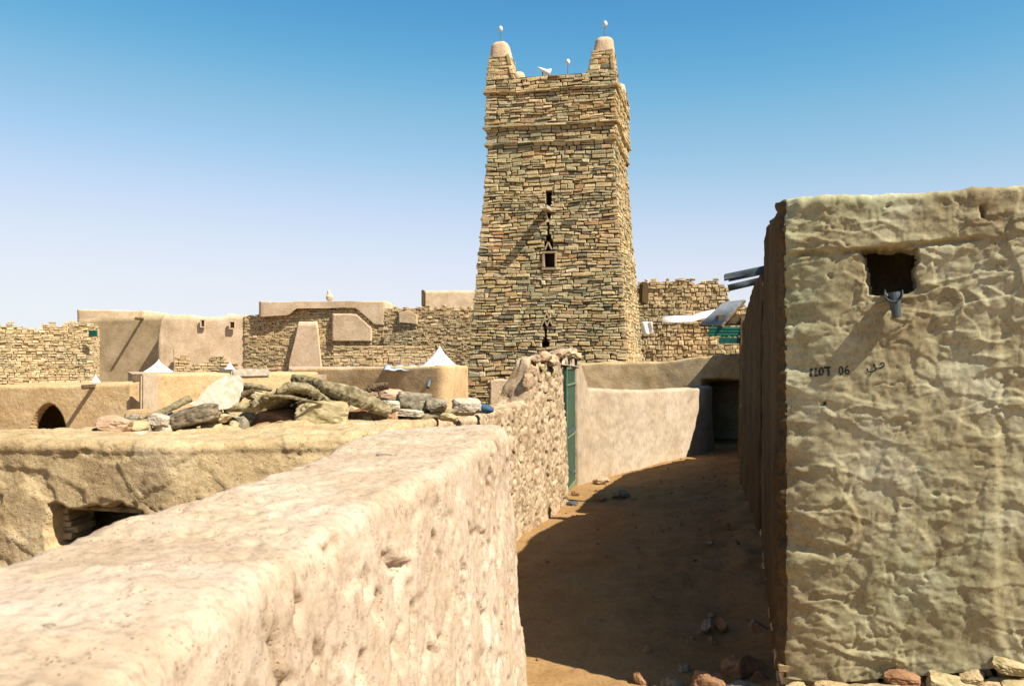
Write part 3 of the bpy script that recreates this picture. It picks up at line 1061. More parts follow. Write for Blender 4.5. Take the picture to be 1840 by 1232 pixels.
def rock_mesh(c, size, rot, seed, sub=4, sharp=0.35, cuts=11, p=5.0):
    """angular weathered stone: cube-ish blob cut by noise facets"""
    bm = bmesh.new()
    bmesh.ops.create_icosphere(bm, subdivisions=sub, radius=1)
    V = np.array([v.co[:] for v in bm.verts])
    # superquadric towards a box
    k = 1 / (np.abs(V) ** p).sum(1) ** (1 / p)
    V = V * k[:, None]
    r = np.random.RandomState(seed)
    for _ in range(cuts):
        n = r.normal(size=3); n /= np.linalg.norm(n)
        dlim = r.uniform(0.80, 1.15)
        dd = V @ n - dlim
        V = V - np.where(dd > 0, dd, 0)[:, None] * n * 0.95
    V = V * (1 + sharp * 0.35 * pn(V * 1.7, seed) + 0.10 * pn(V * 4, seed + 1) + 0.06 * pn(V * 10, seed + 2))[:, None]
    V = V * (np.array(size) / 2)
    R = np.array(rot.to_matrix()) if hasattr(rot, 'to_matrix') else np.eye(3)
    V = V @ R.T
    for v, q in zip(bm.verts, V):
        v.co = Vector(q)
    return bm


from mathutils import Euler


def rock(name, c, size, mat, label=None, cat='rock', rot=(0, 0, 0), seed=0, parent=None, group=None, cuts=11, p=5.0):
    bm = rock_mesh(c, size, Euler(rot), seed, cuts=cuts, p=p)
    me = bpy.data.meshes.new(name)
    bmesh.ops.recalc_face_normals(bm, faces=bm.faces)
    bm.to_mesh(me); bm.free()
    o = link(name, me, mat, parent)
    if parent is None:
        o.location = c
    else:
        o.matrix_parent_inverse = Matrix.Identity(4)
        o.location = Vector(c) - parent.location
    if label: tag(o, label, cat, group)
    return o


for i, (px, py, w, h, Y) in enumerate(((957, 646, 22, 12, 11.5), (976, 641, 26, 16, 12.0), (990, 650, 20, 14, 12.3), (1003, 637, 24, 14, 12.9),
                                       (1022, 636, 24, 16, 13.8), (955, 668, 14, 18, 11.4), (1035, 640, 16, 12, 14.6), (948, 690, 14, 30, 11.25))):
    c = at(px, py, Y)
    rock('crest_stone', c, (w / F * Y * 1.2, 0.28, h / F * Y * 1.25), [M_rubwall, M_rockp][i % 2], rot=(0, rng.uniform(-.3, .3), rng.uniform(-.5, .5)), seed=60 + i, parent=gate)
for i, (px, py, w, h) in enumerate(((956, 664, 20, 13), (974, 660, 17, 12), (951, 683, 15, 14), (968, 680, 22, 13), (984, 676, 14, 16), (958, 701, 20, 13), (978, 698, 20, 14), (994, 668, 14, 13), (966, 716, 18, 10), (986, 715, 16, 10))):
    Y_ = 2.975 / (0.283 - (px - 920) / 1636.0) - 0.02
    rock('pier_stone', at(px, py, Y_), (0.06, 0.26, h / F * 11 * 1.1), (M_rubwall, M_rocky, M_rockp)[i % 3], rot=(0, 0.15 * math.sin(i * 2), -0.27), seed=400 + i, parent=gate)
# door leaf
dA = Vector((0.80, 13.75, 0)); dB = Vector((1.03, 15.03, 0))
dd = (dB - dA).normalized(); dn = Vector((dd.y, -dd.x, 0))
door = empty('tmp', (0, 0, 0), None, None)
bpy.data.objects.remove(door)
Rd = Matrix((dd, -dn, Vector((0, 0, 1)))).transposed().to_4x4()
Ld = (dB - dA).length
bm = bmesh.new()
bm_box(bm, (dA + dB) / 2 + Vector((0, 0, 0.98)), (Ld, 0.03, 1.94), Rd, 0.004)
door = bm_obj('door', bm, M_door, gate)
door['label'] = 'dark green metal door leaf'
def chpar(o):
    o.matrix_parent_inverse = Matrix.Identity(4)
    return o
bm = bmesh.new()
for z, hh in ((1.66, 0.03), (0.86, 0.035), (0.06, 0.05), (1.92, 0.04)):
    bm_box(bm, (dA + dB) / 2 + dn * 0.025 + Vector((0, 0, z)), (Ld, 0.02, hh), Rd, 0.003)
for t in (0.02, 0.98):
    bm_box(bm, dA + (dB - dA) * t + dn * 0.026 + Vector((0, 0, 0.98)), (0.035, 0.02, 1.9), Rd, 0.003)
chpar(bm_obj('door_rail', bm, M_doorL, door))
bm = bmesh.new()
bm_box(bm, (dA + dB) / 2 + dn * 0.03 + Vector((0, 0, 0.93)), (Ld * 0.8, 0.02, 0.07), Rd, 0.003)
chpar(bm_obj('door_bolt', bm, M_pipe, door))
bm = bmesh.new()
bm_tube(bm, [dA + (dB - dA) * 0.55 + dn * 0.03 + Vector((0, 0, 0.24)), dA + (dB - dA) * 0.55 + dn * 0.07 + Vector((0, 0, 0.28))], 0.03, 10)
chpar(bm_obj('padlock', bm, M_metal, door))

# ================================================================== ALLEY WALL BEYOND THE DOOR
aw_R = [(1.12, 15.2), (1.22, 15.34), (1.33, 15.52), (1.9, 16.45), (2.8, 17.9), (3.7, 19.3), (4.58, 20.70)]
aw_L = offset_line(aw_R, 0.40)
aw = slab('plastered_alley_wall', aw_L, aw_R, [2.0, 1.78, 1.56, 1.49, 1.44, 1.42, 1.42], -0.25, M_alley, du=0.03, dvL=0.08, dvT=0.06, dvR=0.03, rr=0.06,
          bat=(0, 0.07), ends=(0.05, 0.12), disp=d_streak(0.7, 3), smooth_n=1, topnoise=0.015, seed=6)
tag(aw, 'smooth sunlit mud plaster wall along the far left side of the alley below the minaret', 'wall')

# ================================================================== RIGHT HOUSE (stencilled)
CZ = EYE
# left edge line = outer face; path runs from the alley side far end to the corner and along the front
side_pts = [(2.93, 10.6), (2.50, 8.9), (2.10, 7.3), (1.83, 6.2), (1.80, 6.02)]
front_pts = [(2.02, 5.90), (2.6, 5.66), (3.2, 5.41), (4.2, 5.0), (5.6, 4.4)]
rh_out = side_pts + front_pts
rh_z = [CZ + 1.02, CZ + 1.28, CZ + 1.12, CZ + 1.04, CZ + 1.03, CZ + 1.03, CZ + 1.03, CZ + 1.03, CZ + 1.03, CZ + 1.03]
rh_in = offset_line(rh_out, 0.95)
rh_b = [0.0, 0.0, -0.0, 0.0, 0.0, 0.01, 0.14, 0.31, 0.35, 0.35]
RH = empty('stencilled_mud_house', (1.8, 6.0, -0.3), 'grey tan mud plastered house at right with square window hole and stencilled lettering', 'house')
fdir = np.array([3.2 - 2.02, 5.41 - 5.90, 0]); fdir /= np.linalg.norm(fdir)
fn = np.array([fdir[1], -fdir[0], 0])       # outward, towards camera
if fn[1] > 0: fn = -fn


def on_front(px, py, d=0.0):
    """photo pixel -> point on the front face plane"""
    u = (px - 920.0) / F; v = (616.0 - py) / F
    dr = np.array([u, CP - v * SP, SP + v * CP])
    p0 = np.array([2.02, 5.90, 0.0])
    t = (p0 @ fn) / (dr[0] * fn[0] + dr[1] * fn[1])
    return Vector((dr[0] * t + fn[0] * d, dr[1] * t + fn[1] * d, EYE + dr[2] * t))


wc = on_front(1600, 487)
holes = [dict(p=wc, u=tuple(fdir), n=tuple(fn), w=0.335, h=0.275, d=0.22, ns=10, na=0.045, near=0.3, soft=0.007, tap=0.035),
         dict(p=on_front(1482, 725), u=tuple(fdir), n=tuple(fn), w=0.022, h=0.022, d=0.08, ns=5, na=0.003, near=0.3, soft=0.004),
         dict(p=on_front(1764, 380), u=tuple(fdir), n=tuple(fn), w=0.018, h=0.075, d=0.05, ns=9, na=0.01, near=0.3, soft=0.006)]


def d_right(P, Nn):
    mk = sst(-0.25, 0.3, pn(P * 1.5, 21) + 0.4 * pn(P * 4, 22))
    base = 0.030 * fbm(P * 1.2, 2, 4) + 0.006 * pn(P * 4.5, 6) * mk + 0.0026 * fbm(P * 12, 3, 33) * (0.25 + mk)
    sm = np.array([9.0, 9.0, 3.5]); sm2 = np.array([4.0, 4.0, 13.0])
    base = base + 0.0016 * fbm(P * sm, 2, 34) + 0.0016 * fbm(P * sm2, 2, 35)
    # overlapping trowelled coats: flat areas ending in thin sharp edges
    w_ = P + 0.05 * np.stack([pn(P * 5, 71), pn(P * 5, 72), pn(P * 5, 73)], 1)
    for q, (sc_, th_, am_) in enumerate((((1.5, 1.5, 1.1), 0.02, 0.009), ((2.4, 2.4, 1.7), 0.10, 0.007), ((2.0, 2.0, 3.6), 0.04, 0.008), ((4.2, 4.2, 2.6), 0.18, 0.006), ((3.4, 3.4, 8.0), 0.16, 0.006), ((8, 8, 5), 0.22, 0.0035))):
        n_ = fbm(w_ * np.array(sc_), 2, 80 + q * 5)
        base = base + am_ * (0.4 + 0.8 * mk) * sst(0.0, 0.022, n_ - th_) * (1 - 0.9 * sst(0.02, 0.40, n_ - th_))
    ck = np.abs(pn(P * np.array([3.0, 3.0, 2.2]), 41) + 0.35 * pn(P * 12, 42))
    base = base - 0.008 * (1 - sst(0.0, 0.03, ck)) * sst(0.10, 0.25, pn(P * 1.4, 43))
    pt = sst(0.43, 0.50, pn(P * np.array([9, 9, 15]), 45))
    base = base - 0.014 * pt
    # a broken crevice at the height of the window head
    u = (P - np.array([2.02, 5.9, 0])) @ fdir
    zl = EYE + 0.665 + 0.018 * pn(P * 3.1, 2) + 0.010 * pn(P * 9, 3) + 0.055 * np.clip(u, 0, 2)
    on = sst(-0.12, 0.05, pn(P * np.array([5, 5, 0.5]), 51)) * sst(-0.25, -0.1, u) * (1 - sst(0.85, 0.95, u))
    gr = np.exp(-((P[:, 2] - zl) / 0.011) ** 2) * on
    lip = -0.035 * gr + 0.010 * sst(-0.006, 0.012, P[:, 2] - zl) * np.exp(-np.clip(P[:, 2] - zl, 0, 9) * 3.0)
    # second coat edge running down the right part
    ul = 1.02 + 0.10 * pn(P * 1.6, 6) + 0.03 * pn(P * 6, 5)
    lip2 = sst(-0.03, 0.03, u - ul) * -0.012 * sst(EYE + 0.5, EYE + 0.1, P[:, 2])
    # undercut at the foot
    zf = -0.0 + 0.05 * pn(P * 3, 7)
    foot = -0.05 * (1 - sst(0.0, 0.1, P[:, 2] - zf - 0.03))
    cd_ = (P[:, 0] - 1.82) ** 2 + (P[:, 1] - 6.02) ** 2
    knob = np.exp(-cd_ / 0.16 ** 2) * (0.045 * pn(P * np.array([4, 4, 6]), 91) + 0.03 * pn(P * np.array([8, 8, 15]), 92) + 0.015 * pn(P * 30, 93))
    onside = Nn[:, 0] < -0.8
    rough = (0.03 * fbm(P * np.array([6, 6, 5]), 4, 60) + 0.03 * fbm(P * np.array([9, 9, 12]), 3, 61)) * np.exp(-np.clip(P[:, 1] - 6.1, 0, 9) * 2.0)
    return np.where(onside, d_streak(1.0, 8)(P, Nn) * 0.8 + rough * 1.3, base + lip + lip2 + rough * 0.3) + knob


# resample manually so the corner stays fairly crisp: dense path
front = slab('plaster_wall', rh_out, rh_in, rh_z, rh_b, M_right, RH, du=0.0095, dvL=0.0095, dvT=0.06, dvR=0.2, rr=0.045, bat=(0.03, 0),
             ends=(0.04, 0.04), disp=d_right, smooth_n=8, holes=holes, topnoise=0.010, seed=2)
# the alley side gets a darker brown that paints in its shade
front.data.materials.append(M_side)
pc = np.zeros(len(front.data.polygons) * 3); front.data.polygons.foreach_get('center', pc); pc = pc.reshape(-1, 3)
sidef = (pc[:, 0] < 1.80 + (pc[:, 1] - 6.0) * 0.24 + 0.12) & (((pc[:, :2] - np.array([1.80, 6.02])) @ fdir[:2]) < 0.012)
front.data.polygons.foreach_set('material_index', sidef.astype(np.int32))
# roof
bm = bmesh.new()
pts = [(2.98, 10.5), (2.55, 8.9), (1.98, 6.2), (5.5, 4.7), (7.5, 8.7)]
vs = [bm.verts.new((x, y, CZ + 0.93)) for x, y in pts]
vs2 = [bm.verts.new((x, y, CZ + 0.80)) for x, y in pts]
bm.faces.new(vs); bm.faces.new(vs2[::-1])
for i in range(5):
    bm.faces.new((vs[i], vs2[i], vs2[(i + 1) % 5], vs[(i + 1) % 5]))
bm_obj('roof', bm, M_right, RH)
# back and far walls so the house is a closed volume
bm = bmesh.new()
for (a_, b_) in (((5.55, 4.5), (7.6, 8.7)), ((7.6, 8.7), (3.0, 10.6))):
    a3 = Vector((*a_, 0)); b3 = Vector((*b_, 0))
    d_ = (b3 - a3); L_ = d_.length; d_.normalize()
    bm_box(bm, (a3 + b3) / 2 + Vector((0, 0, 1.45)), (L_, 0.3, 3.2), Matrix.Rotation(math.atan2(d_.y, d_.x), 4, 'Z'), 0.03)
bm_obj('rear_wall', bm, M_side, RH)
# stone footing below the plaster
s5 = Stones()
rng = random.Random(21)
pf = plane_pos((1.84, 5.98, -0.40), (fdir[0], fdir[1]))
pf = plane_pos((1.84 - fn[0] * 0.07, 5.98 - fn[1] * 0.07, -0.40), (fdir[0], fdir[1]))
s5.face(pf, lambda v: (-0.02, 3.9), 0.80, rng, row=(0.08, 0.15), wid=(0.13, 0.34), prot=0.07, gap=0.02, back=-0.3)
pf2 = plane_pos((2.93, 10.6, -0.40), (-(2.93 - 1.80) / 4.72, -(10.6 - 6.02) / 4.72))
s5.face(pf2, lambda v: (0, 4.75), 0.50, rng, row=(0.08, 0.15), wid=(0.15, 0.35), prot=0.06, gap=0.02, back=-0.3)
mesh_np('stone_footing', np.array(s5.V), np.array(s5.Q), M_rock, RH, smooth=False)

for i, (px, py, w, h, dd_, mt) in enumerate(((1436, 1232, 60, 34, 0.10, 0), (1500, 1226, 74, 40, 0.12, 1), (1572, 1222, 90, 44, 0.14, 0), (1648, 1228, 70, 30, 0.13, 2),
                                     (1712, 1216, 80, 46, 0.10, 0), (1790, 1214, 90, 40, 0.12, 1), (1620, 1204, 60, 20, 0.06, 2), (1840, 1222, 70, 36, 0.14, 0), (1745, 1192, 46, 16, 0.05, 1), (1812, 1184, 50, 18, 0.05, 0))):
    c_ = on_front(px, py, dd_)
    rock('footing_stone', c_ + Vector((0, 0, -0.02 - 0.02 * (i % 3))), (w / F * 5.6 * (0.8 + 0.5 * ((i * 7) % 5) / 5), 0.2, h / F * 5.6 * 1.1), (M_rocky, M_mid, M_rockr)[mt], rot=(0.1 * math.sin(i), 0.2 * math.sin(i * 2.2), -0.4), seed=140 + i, parent=RH)

# ---- stencil lettering laid on the plaster
me = front.data
front_bvh = BVHTree.FromPolygons([(v.co + RH.location * 0) for v in me.vertices], [tuple(p.vertices) for p in me.polygons])
FN = Vector(fn)


def snap(p, lift=0.0025):
    o_ = p + FN * 0.25
    hit = front_bvh.ray_cast(o_, -FN, 0.6)
    if hit[0] is None:
        return p + FN * lift
    return hit[0] + FN * lift


def stroke(bm, pts, w, closed=False):
    """flat ribbon of width w (pixels) through photo-pixel points on the front face"""
    P = [Vector((x, y)) for x, y in pts]
    if closed: P = P + [P[0]]
    out = []
    for a_, b_ in zip(P, P[1:]):
        n = max(1, int((b_ - a_).length / 1.2))
        for i in range(n): out.append(a_ + (b_ - a_) * i / n)
    out.append(P[-1])
    prev = None
    for i, p in enumerate(out):
        d_ = (out[min(i + 1, len(out) - 1)] - out[max(i - 1, 0)])
        if closed and (i == 0 or i == len(out) - 1):
            d_ = out[1] - out[-2]
        d_.normalize()
        n_ = Vector((-d_.y, d_.x)) * (w / 2)
        row_ = [bm.verts.new(snap(on_front(*(p + n_ * k)))) for k in (-1, 0, 1)]
        if prev:
            for k in (0, 1):
                bm.faces.new((prev[k], prev[k + 1], row_[k + 1], row_[k]))
        prev = row_


def ell(cx, cy, rx, ry, n=18, a0=0, a1=360, tilt=0.0):
    return [(cx + rx * math.cos(math.radians(a0 + (a1 - a0) * i / n)), cy + ry * math.sin(math.radians(a0 + (a1 - a0) * i / n))) for i in range(n + 1)]


bm = bmesh.new()
stroke(bm, [(1458, 661.5), (1457.5, 677.5)], 4.6)                       # I
stroke(bm, [(1466, 660.5), (1466, 676.5)], 4.2)                         # L
stroke(bm, [(1464.2, 674.8), (1471.5, 674.2)], 3.6)
stroke(bm, ell(1476, 667.2, 3.4, 6.6), 3.6)                             # O
stroke(bm, [(1481, 660.4), (1493, 659.2)], 3.6)                         # T
stroke(bm, [(1488.5, 659.5), (1489.5, 675.0)], 4.4)
bm_obj('stencil_word', bm, M_ink, RH)
bm = bmesh.new()
stroke(bm, ell(1511.5, 665.5, 3.2, 6.8), 2.4)                           # 0
stroke(bm, [(1524, 656.5), (1520.3, 661), (1518.8, 666), (1519.2, 670)], 2.5)   # 6
stroke(bm, ell(1522.6, 668.0, 3.3, 3.6), 2.5)
bm_obj('stencil_number', bm, M_ink, RH)
bm = bmesh.new()                                                        # Arabic word
stroke(bm, [(1581, 653.2), (1585, 651.6), (1588.6, 653.0), (1589.2, 656.0), (1586, 659.0), (1581.5, 660.8), (1577, 661.5)], 2.3)
stroke(bm, [(1577, 661.5), (1573.5, 661.5), (1571, 658.5), (1569.8, 655.8), (1572.5, 655.0)], 2.2)
stroke(bm, [(1571, 658.5), (1574.2, 662.5), (1571.5, 665.6), (1566.5, 667.6), (1561.5, 668.2), (1558.6, 665.6), (1558.8, 661.4)], 2.4)
stroke(bm, [(1564, 671.0), (1566, 672.8)], 2.2)
bm_obj('stencil_arabic_word', bm, M_ink, RH)

# ---- drain spout under the window hole
w0 = on_front(1606, 519)
bm = bmesh.new()
pa = w0 - FN * 0.12 + Vector((0, 0, 0.01)); pb = w0 + FN * 0.12 + Vector((0.0, 0, -0.01))
n = 12
rows = []
for t in np.linspace(0, 1, 8):
    c_ = pa + (pb - pa) * t + Vector((0, 0, -0.03 * t * t))
    row_ = []
    for k in range(9):
        a_ = math.pi * k / 8
        row_.append(c_ + Vector(fdir) * (0.048 * math.cos(a_)) + Vector((0, 0, -0.045 * math.sin(a_))))
    rows.append(row_)
for r0, r1 in zip(rows, rows[1:]):
    for k in range(8):
        f_ = [r0[k], r0[k + 1], r1[k + 1], r1[k]]
        bm.faces.new([bm.verts.new(x) for x in f_])
bmesh.ops.remove_doubles(bm, verts=bm.verts, dist=1e-5)
bmesh.ops.solidify(bm, geom=list(bm.faces), thickness=0.006)
bm_obj('rain_spout', bm, M_pipe, RH)
bm = bmesh.new()
b0_ = w0 + FN * 0.075 + Vector((0, 0, -0.035))
bm_tube(bm, [b0_ + Vector((0, 0, 0.01)), b0_ + Vector((0.008, 0, -0.06)), b0_ + Vector((0.018, 0, -0.15))], [0.036, 0.034, 0.026], 12)
bm_obj('down_pipe', bm, M_pipe, RH)

# ---- two metal waterspouts over the alley
def half_pipe(name, a_, b_, r, mat, parent):
    bm = bmesh.new()
    a_ = Vector(a_); b_ = Vector(b_)
    d_ = (b_ - a_).normalized(); s_ = d_.cross(Vector((0, 0, 1))).normalized(); u_ = s_.cross(d_)
    prev = None
    for c_ in (a_, a_ * 0.5 + b_ * 0.5, b_):
        row_ = [bm.verts.new(c_ + s_ * r * math.cos(t) + u_ * r * math.sin(t)) for t in [math.radians(-20 + 220 * k / 14) for k in range(15)]]
        if prev:
            for k in range(14):
                bm.faces.new((prev[k], prev[k + 1], row_[k + 1], row_[k]))
        prev = row_
    bmesh.ops.solidify(bm, geom=list(bm.faces), thickness=0.006)
    return bm_obj(name, bm, mat, parent, True)


half_pipe('waterspout', at(1382, 486, 10.2), at(1305, 502, 10.5), 0.066, M_metal, RH)

# ================================================================== ALLEY HOUSE B (brown, shaded)
hb_out = [(4.62, 18.2), (4.52, 17.8), (4.15, 16.3), (3.80, 15.0), (3.30, 12.5), (2.95, 10.75)]
hb_z = [CZ - 0.62, CZ - 0.55, CZ + 0.12, CZ + 0.58, CZ + 0.96, CZ + 1.02]
HB = empty('brown_alley_house', (3.8, 15, 0), 'shaded brown mud house in the alley behind the stencilled one, with one metal waterspout', 'house')
hb_in = offset_line(hb_out, 0.5)
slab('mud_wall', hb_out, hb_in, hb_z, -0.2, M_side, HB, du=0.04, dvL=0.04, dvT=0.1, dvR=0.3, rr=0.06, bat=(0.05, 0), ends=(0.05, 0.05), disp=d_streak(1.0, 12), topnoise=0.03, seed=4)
bm = bmesh.new()
pts = [(4.4, 16.0), (3.5, 12.5), (3.2, 10.9), (7.6, 9.2), (8.5, 15.5)]
for z0, z1 in ((0, CZ + 0.62),):
    vs = [bm.verts.new((x, y, z1 - (0.65 if y > 15.8 else 0.0))) for x, y in pts]
    vs2 = [bm.verts.new((x, y, -0.1)) for x, y in pts]
    bm.faces.new(vs)
    for i in range(5):
        bm.faces.new((vs[i], vs2[i], vs2[(i + 1) % 5], vs[(i + 1) % 5]))
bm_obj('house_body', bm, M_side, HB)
half_pipe('waterspout', at(1368, 506, 11.9), at(1309, 520, 12.0), 0.062, M_metal, HB)

# ================================================================== ALLEY HOUSE C (far end, awning)
hc_out = [(5.65, 22.3), (5.25, 20.8), (5.02, 20.0), (4.88, 19.5), (4.84, 19.3), (4.66, 18.6), (4.60, 18.35)]
hc_z = [CZ + 0.95, CZ + 0.95, CZ + 0.9, CZ + 0.85, CZ - 0.0, CZ - 0.55, CZ - 0.6]
HC = empty('far_alley_house', (5, 20, 0), 'dark shaded house at the far end of the alley with a grey sheet awning', 'house')
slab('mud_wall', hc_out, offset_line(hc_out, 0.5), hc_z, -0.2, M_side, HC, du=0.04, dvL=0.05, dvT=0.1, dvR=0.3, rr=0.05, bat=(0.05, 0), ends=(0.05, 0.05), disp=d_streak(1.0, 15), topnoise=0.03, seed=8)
bm = bmesh.new()
pts = [(5.8, 22.3), (5.35, 20.5), (5.3, 19.6), (9.0, 18.5), (10, 22)]
vs = [bm.verts.new((x, y, CZ + 0.85)) for x, y in pts]
vs2 = [bm.verts.new((x, y, -0.1)) for x, y in pts]
bm.faces.new(vs)
for i in range(5):
    bm.faces.new((vs[i], vs2[i], vs2[(i + 1) % 5], vs[(i + 1) % 5]))
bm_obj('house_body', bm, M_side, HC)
# corrugated awning sheet: tilted, nearer edge high
c00 = at(1262, 580, 20.2); c10 = at(1332, 574, 20.4)
nA, nB = 60, 3
p00 = at(1258, 581, 20.3); p10 = at(1300, 543, 20.9); p11 = at(1338, 538, 19.7); p01 = at(1296, 583, 19.4)
V = []
for i in range(nA):
    for j in range(nB):
        a_, b_ = i / (nA - 1), j / (nB - 1)
        p = (p00 * (1 - b_) + p10 * b_) * (1 - a_) + (p01 * (1 - b_) + p11 * b_) * a_
        p = p + Vector((0, 0, 0.012 * math.sin(a_ * 60)))
        V.append(p[:])
aw_o = mesh_np('awning_sheet', np.array(V), grid_quads(nA, nB), M_metal, HC)
md = aw_o.modifiers.new('t', 'SOLIDIFY'); md.thickness = 0.01
bm = bmesh.new()
for a_, b_ in ((p00, p01), (p01, p11), (p10, p11)):
    bm_tube(bm, [a_ + Vector((0, 0, -0.04)), b_ + Vector((0, 0, -0.04))], 0.03, 8)
bm_obj('awning_rafter', bm, M_woodd, HC)
# dark boards under the awning
bm = bmesh.new()
c_ = at(1312, 573, 19.9)
bm_box(bm, c_ + Vector((0.05, 0.2, -0.02)), (0.62, 0.9, 0.20), Matrix.Rotation(-0.15, 4, 'Z'), 0.01)
bm_obj('awning_board', bm, M_woodd, HC)
# green shutters: two louvred panels hung over the alley
for (x0, x1, y0, y1, Y) in ((1273, 1330, 587, 603, 19.5), (1292, 1330, 606, 617, 19.5)):
    a_ = at(x0, y1, Y); b_ = at(x1, y0, Y)
    bm = bmesh.new()
    w_ = b_.x - a_.x; h_ = b_.z - a_.z
    bm_box(bm, ((a_.x + b_.x) / 2 + 0.05, Y, (a_.z + b_.z) / 2), (w_ + 0.1, 0.04, h_), None, 0.006)
    for k in range(3):
        bm_box(bm, ((a_.x + b_.x) / 2 + 0.05, Y - 0.025, a_.z + h_ * (k + 0.5) / 3), (w_ + 0.11, 0.02, h_ * 0.18), None, 0.003)
    for k in range(4):
        bm_box(bm, (a_.x + (w_) * (k + 0.5) / 4, Y, b_.z + 0.02), (0.03, 0.03, 0.05), None, 0.004)
    bm_obj('green_board', bm, M_green, HC)

# ================================================================== WALLS AT THE ALLEY END
ew_R = [(0.2, 23.0), (2.5, 22.6), (3.6, 22.35), (4.6, 21.9), (5.6, 21.5)]
ew_L = offset_line(ew_R, 1.6)
ph = dict(p=at(1307, 748, 21.9), u=(1, -0.4, 0), n=(-0.4, -1, 0), w=1.05, h=1.75, d=0.5, ns=2, na=0.03, near=0.9, soft=0.03)  # opening added to blacken the deep shade at the alley end
ew = slab('end_of_alley_wall', ew_L, ew_R, [CZ - 0.20, CZ - 0.16, CZ - 0.14, CZ + 0.0, CZ + 0.1], -0.2, M_mid, du=0.05, dvL=0.1, dvT=0.1, dvR=0.05, rr=0.06, bat=(0, 0.1),
          ends=(0.1, 0.1), disp=d_soft(1.2, 7), topnoise=0.02, seed=1, holes=[ph])
tag(ew, 'low tan plaster wall closing the alley right of the minaret foot', 'wall')
# small bollard-like lamp on the wall end
c_ = at(1283, 657, 21.9)
lp = empty('wall_lamp', c_, 'small white capped fitting on top of the low wall closing the alley', 'lamp')
bm = bmesh.new(); bm_tube(bm, [c_ + Vector((-0.12, 0, -0.05)), c_ + Vector((-0.05, 0, 0.02)), c_ + Vector((0.1, 0, 0.0))], [0.03, 0.11, 0.12], 12); bm_obj('base', bm, M_rockw, lp, True)
bm = bmesh.new(); bm_tube(bm, [c_, c_ + Vector((0, 0, 0.12)), c_ + Vector((0, 0, 0.18))], [0.05, 0.045, 0.02], 10); bm_obj('cap', bm, M_white, lp, True)
bm = bmesh.new(); bm_box(bm, c_ + Vector((-0.13, 0.03, 0.06)), (0.09, 0.08, 0.16), Matrix.Rotation(0.5, 4, 'Y'), 0.01); bm_obj('flap', bm, M_pipe, lp)
bm = bmesh.new(); bm_box(bm, c_ + Vector((0.15, 0.03, 0.06)), (0.12, 0.08, 0.14), Matrix.Rotation(-0.3, 4, 'Y'), 0.01); bm_obj('flap', bm, M_pipe, lp)


# ================================================================== FAR STONE HOUSES
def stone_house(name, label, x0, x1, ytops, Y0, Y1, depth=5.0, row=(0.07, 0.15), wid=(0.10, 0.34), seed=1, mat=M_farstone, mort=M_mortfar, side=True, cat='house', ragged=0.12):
    """front face from pixel x0 (distance Y0) to x1 (Y1); ytops = [(px, py)] roof line"""
    a_ = at(x0, 640, Y0); b_ = at(x1, 640, Y1)
    root = empty(name, (a_.x, a_.y, 0), label, cat)
    u = Vector((b_.x - a_.x, b_.y - a_.y)); Wd = u.length; u.normalize()
    tx, tz = [], []
    for (px, py) in ytops:
        f_ = (px - x0) / (x1 - x0)
        Y = Y0 + (Y1 - Y0) * f_
        p = at(px, py, Y)
        tx.append((p.x - a_.x) * u.x + (p.y - a_.y) * u.y); tz.append(p.z)
    rg = random.Random(seed)
    tf = lambda q: float(np.interp(q, tx, tz)) + ragged * math.sin(q * 5.1 + seed) * 0.5 + ragged * 0.6 * math.sin(q * 13.7 + seed * 2)
    Hm = max(tz) + 0.25
    s_ = Stones()
    pf = plane_pos((a_.x, a_.y, 0), (u.x, u.y))
    s_.face(pf, lambda v: (0, Wd), Hm, rg, row=row, wid=wid, top=tf, v0=-0.2, prot=0.07, gap=0.02, back=-0.25)
    if side:
        pe = (b_.x, b_.y, 0)
        pf3 = plane_pos(pe, (-u.y, u.x))
        s_.face(pf3, lambda v: (0, depth), tz[-1], rg, row=row, wid=wid, v0=-0.2, prot=0.08, gap=0.03, back=-0.25)
        pf4 = plane_pos((a_.x - u.y * depth, a_.y + u.x * depth, 0), (u.y, -u.x))
        s_.face(pf4, lambda v: (0, depth), tz[0], rg, row=row, wid=wid, v0=-0.2, prot=0.08, gap=0.03, back=-0.25)
    mesh_np('stone_wall', np.array(s_.V), np.array(s_.Q), mat, root, smooth=False)
    # mortar body, top follows the roof line
    n = 24
    bm = bmesh.new()
    fr, bk = [], []
    for i in range(n + 1):
        q = Wd * i / n
        z = tf(q) - 0.18
        n_ = (u.y, -u.x)
        fx, fy = a_.x + u.x * q - n_[0] * 0.04, a_.y + u.y * q - n_[1] * 0.04
        gx, gy = a_.x + u.x * q - n_[0] * depth, a_.y + u.y * q - n_[1] * depth
        fr.append((bm.verts.new((fx, fy, -0.3)), bm.verts.new((fx, fy, z))))
        bk.append((bm.verts.new((gx, gy, -0.3)), bm.verts.new((gx, gy, z))))
    for i in range(n):
        bm.faces.new((fr[i][0], fr[i + 1][0], fr[i + 1][1], fr[i][1]))
        bm.faces.new((bk[i][0], bk[i][1], bk[i + 1][1], bk[i + 1][0]))
        bm.faces.new((fr[i][1], fr[i + 1][1], bk[i + 1][1], bk[i][1]))
    bm.faces.new((fr[0][0], fr[0][1], bk[0][1], bk[0][0]))
    bm.faces.new((fr[n][0], bk[n][0], bk[n][1], fr[n][1]))
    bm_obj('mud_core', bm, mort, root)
    return root, a_, u, Y0, Y1, x0, x1


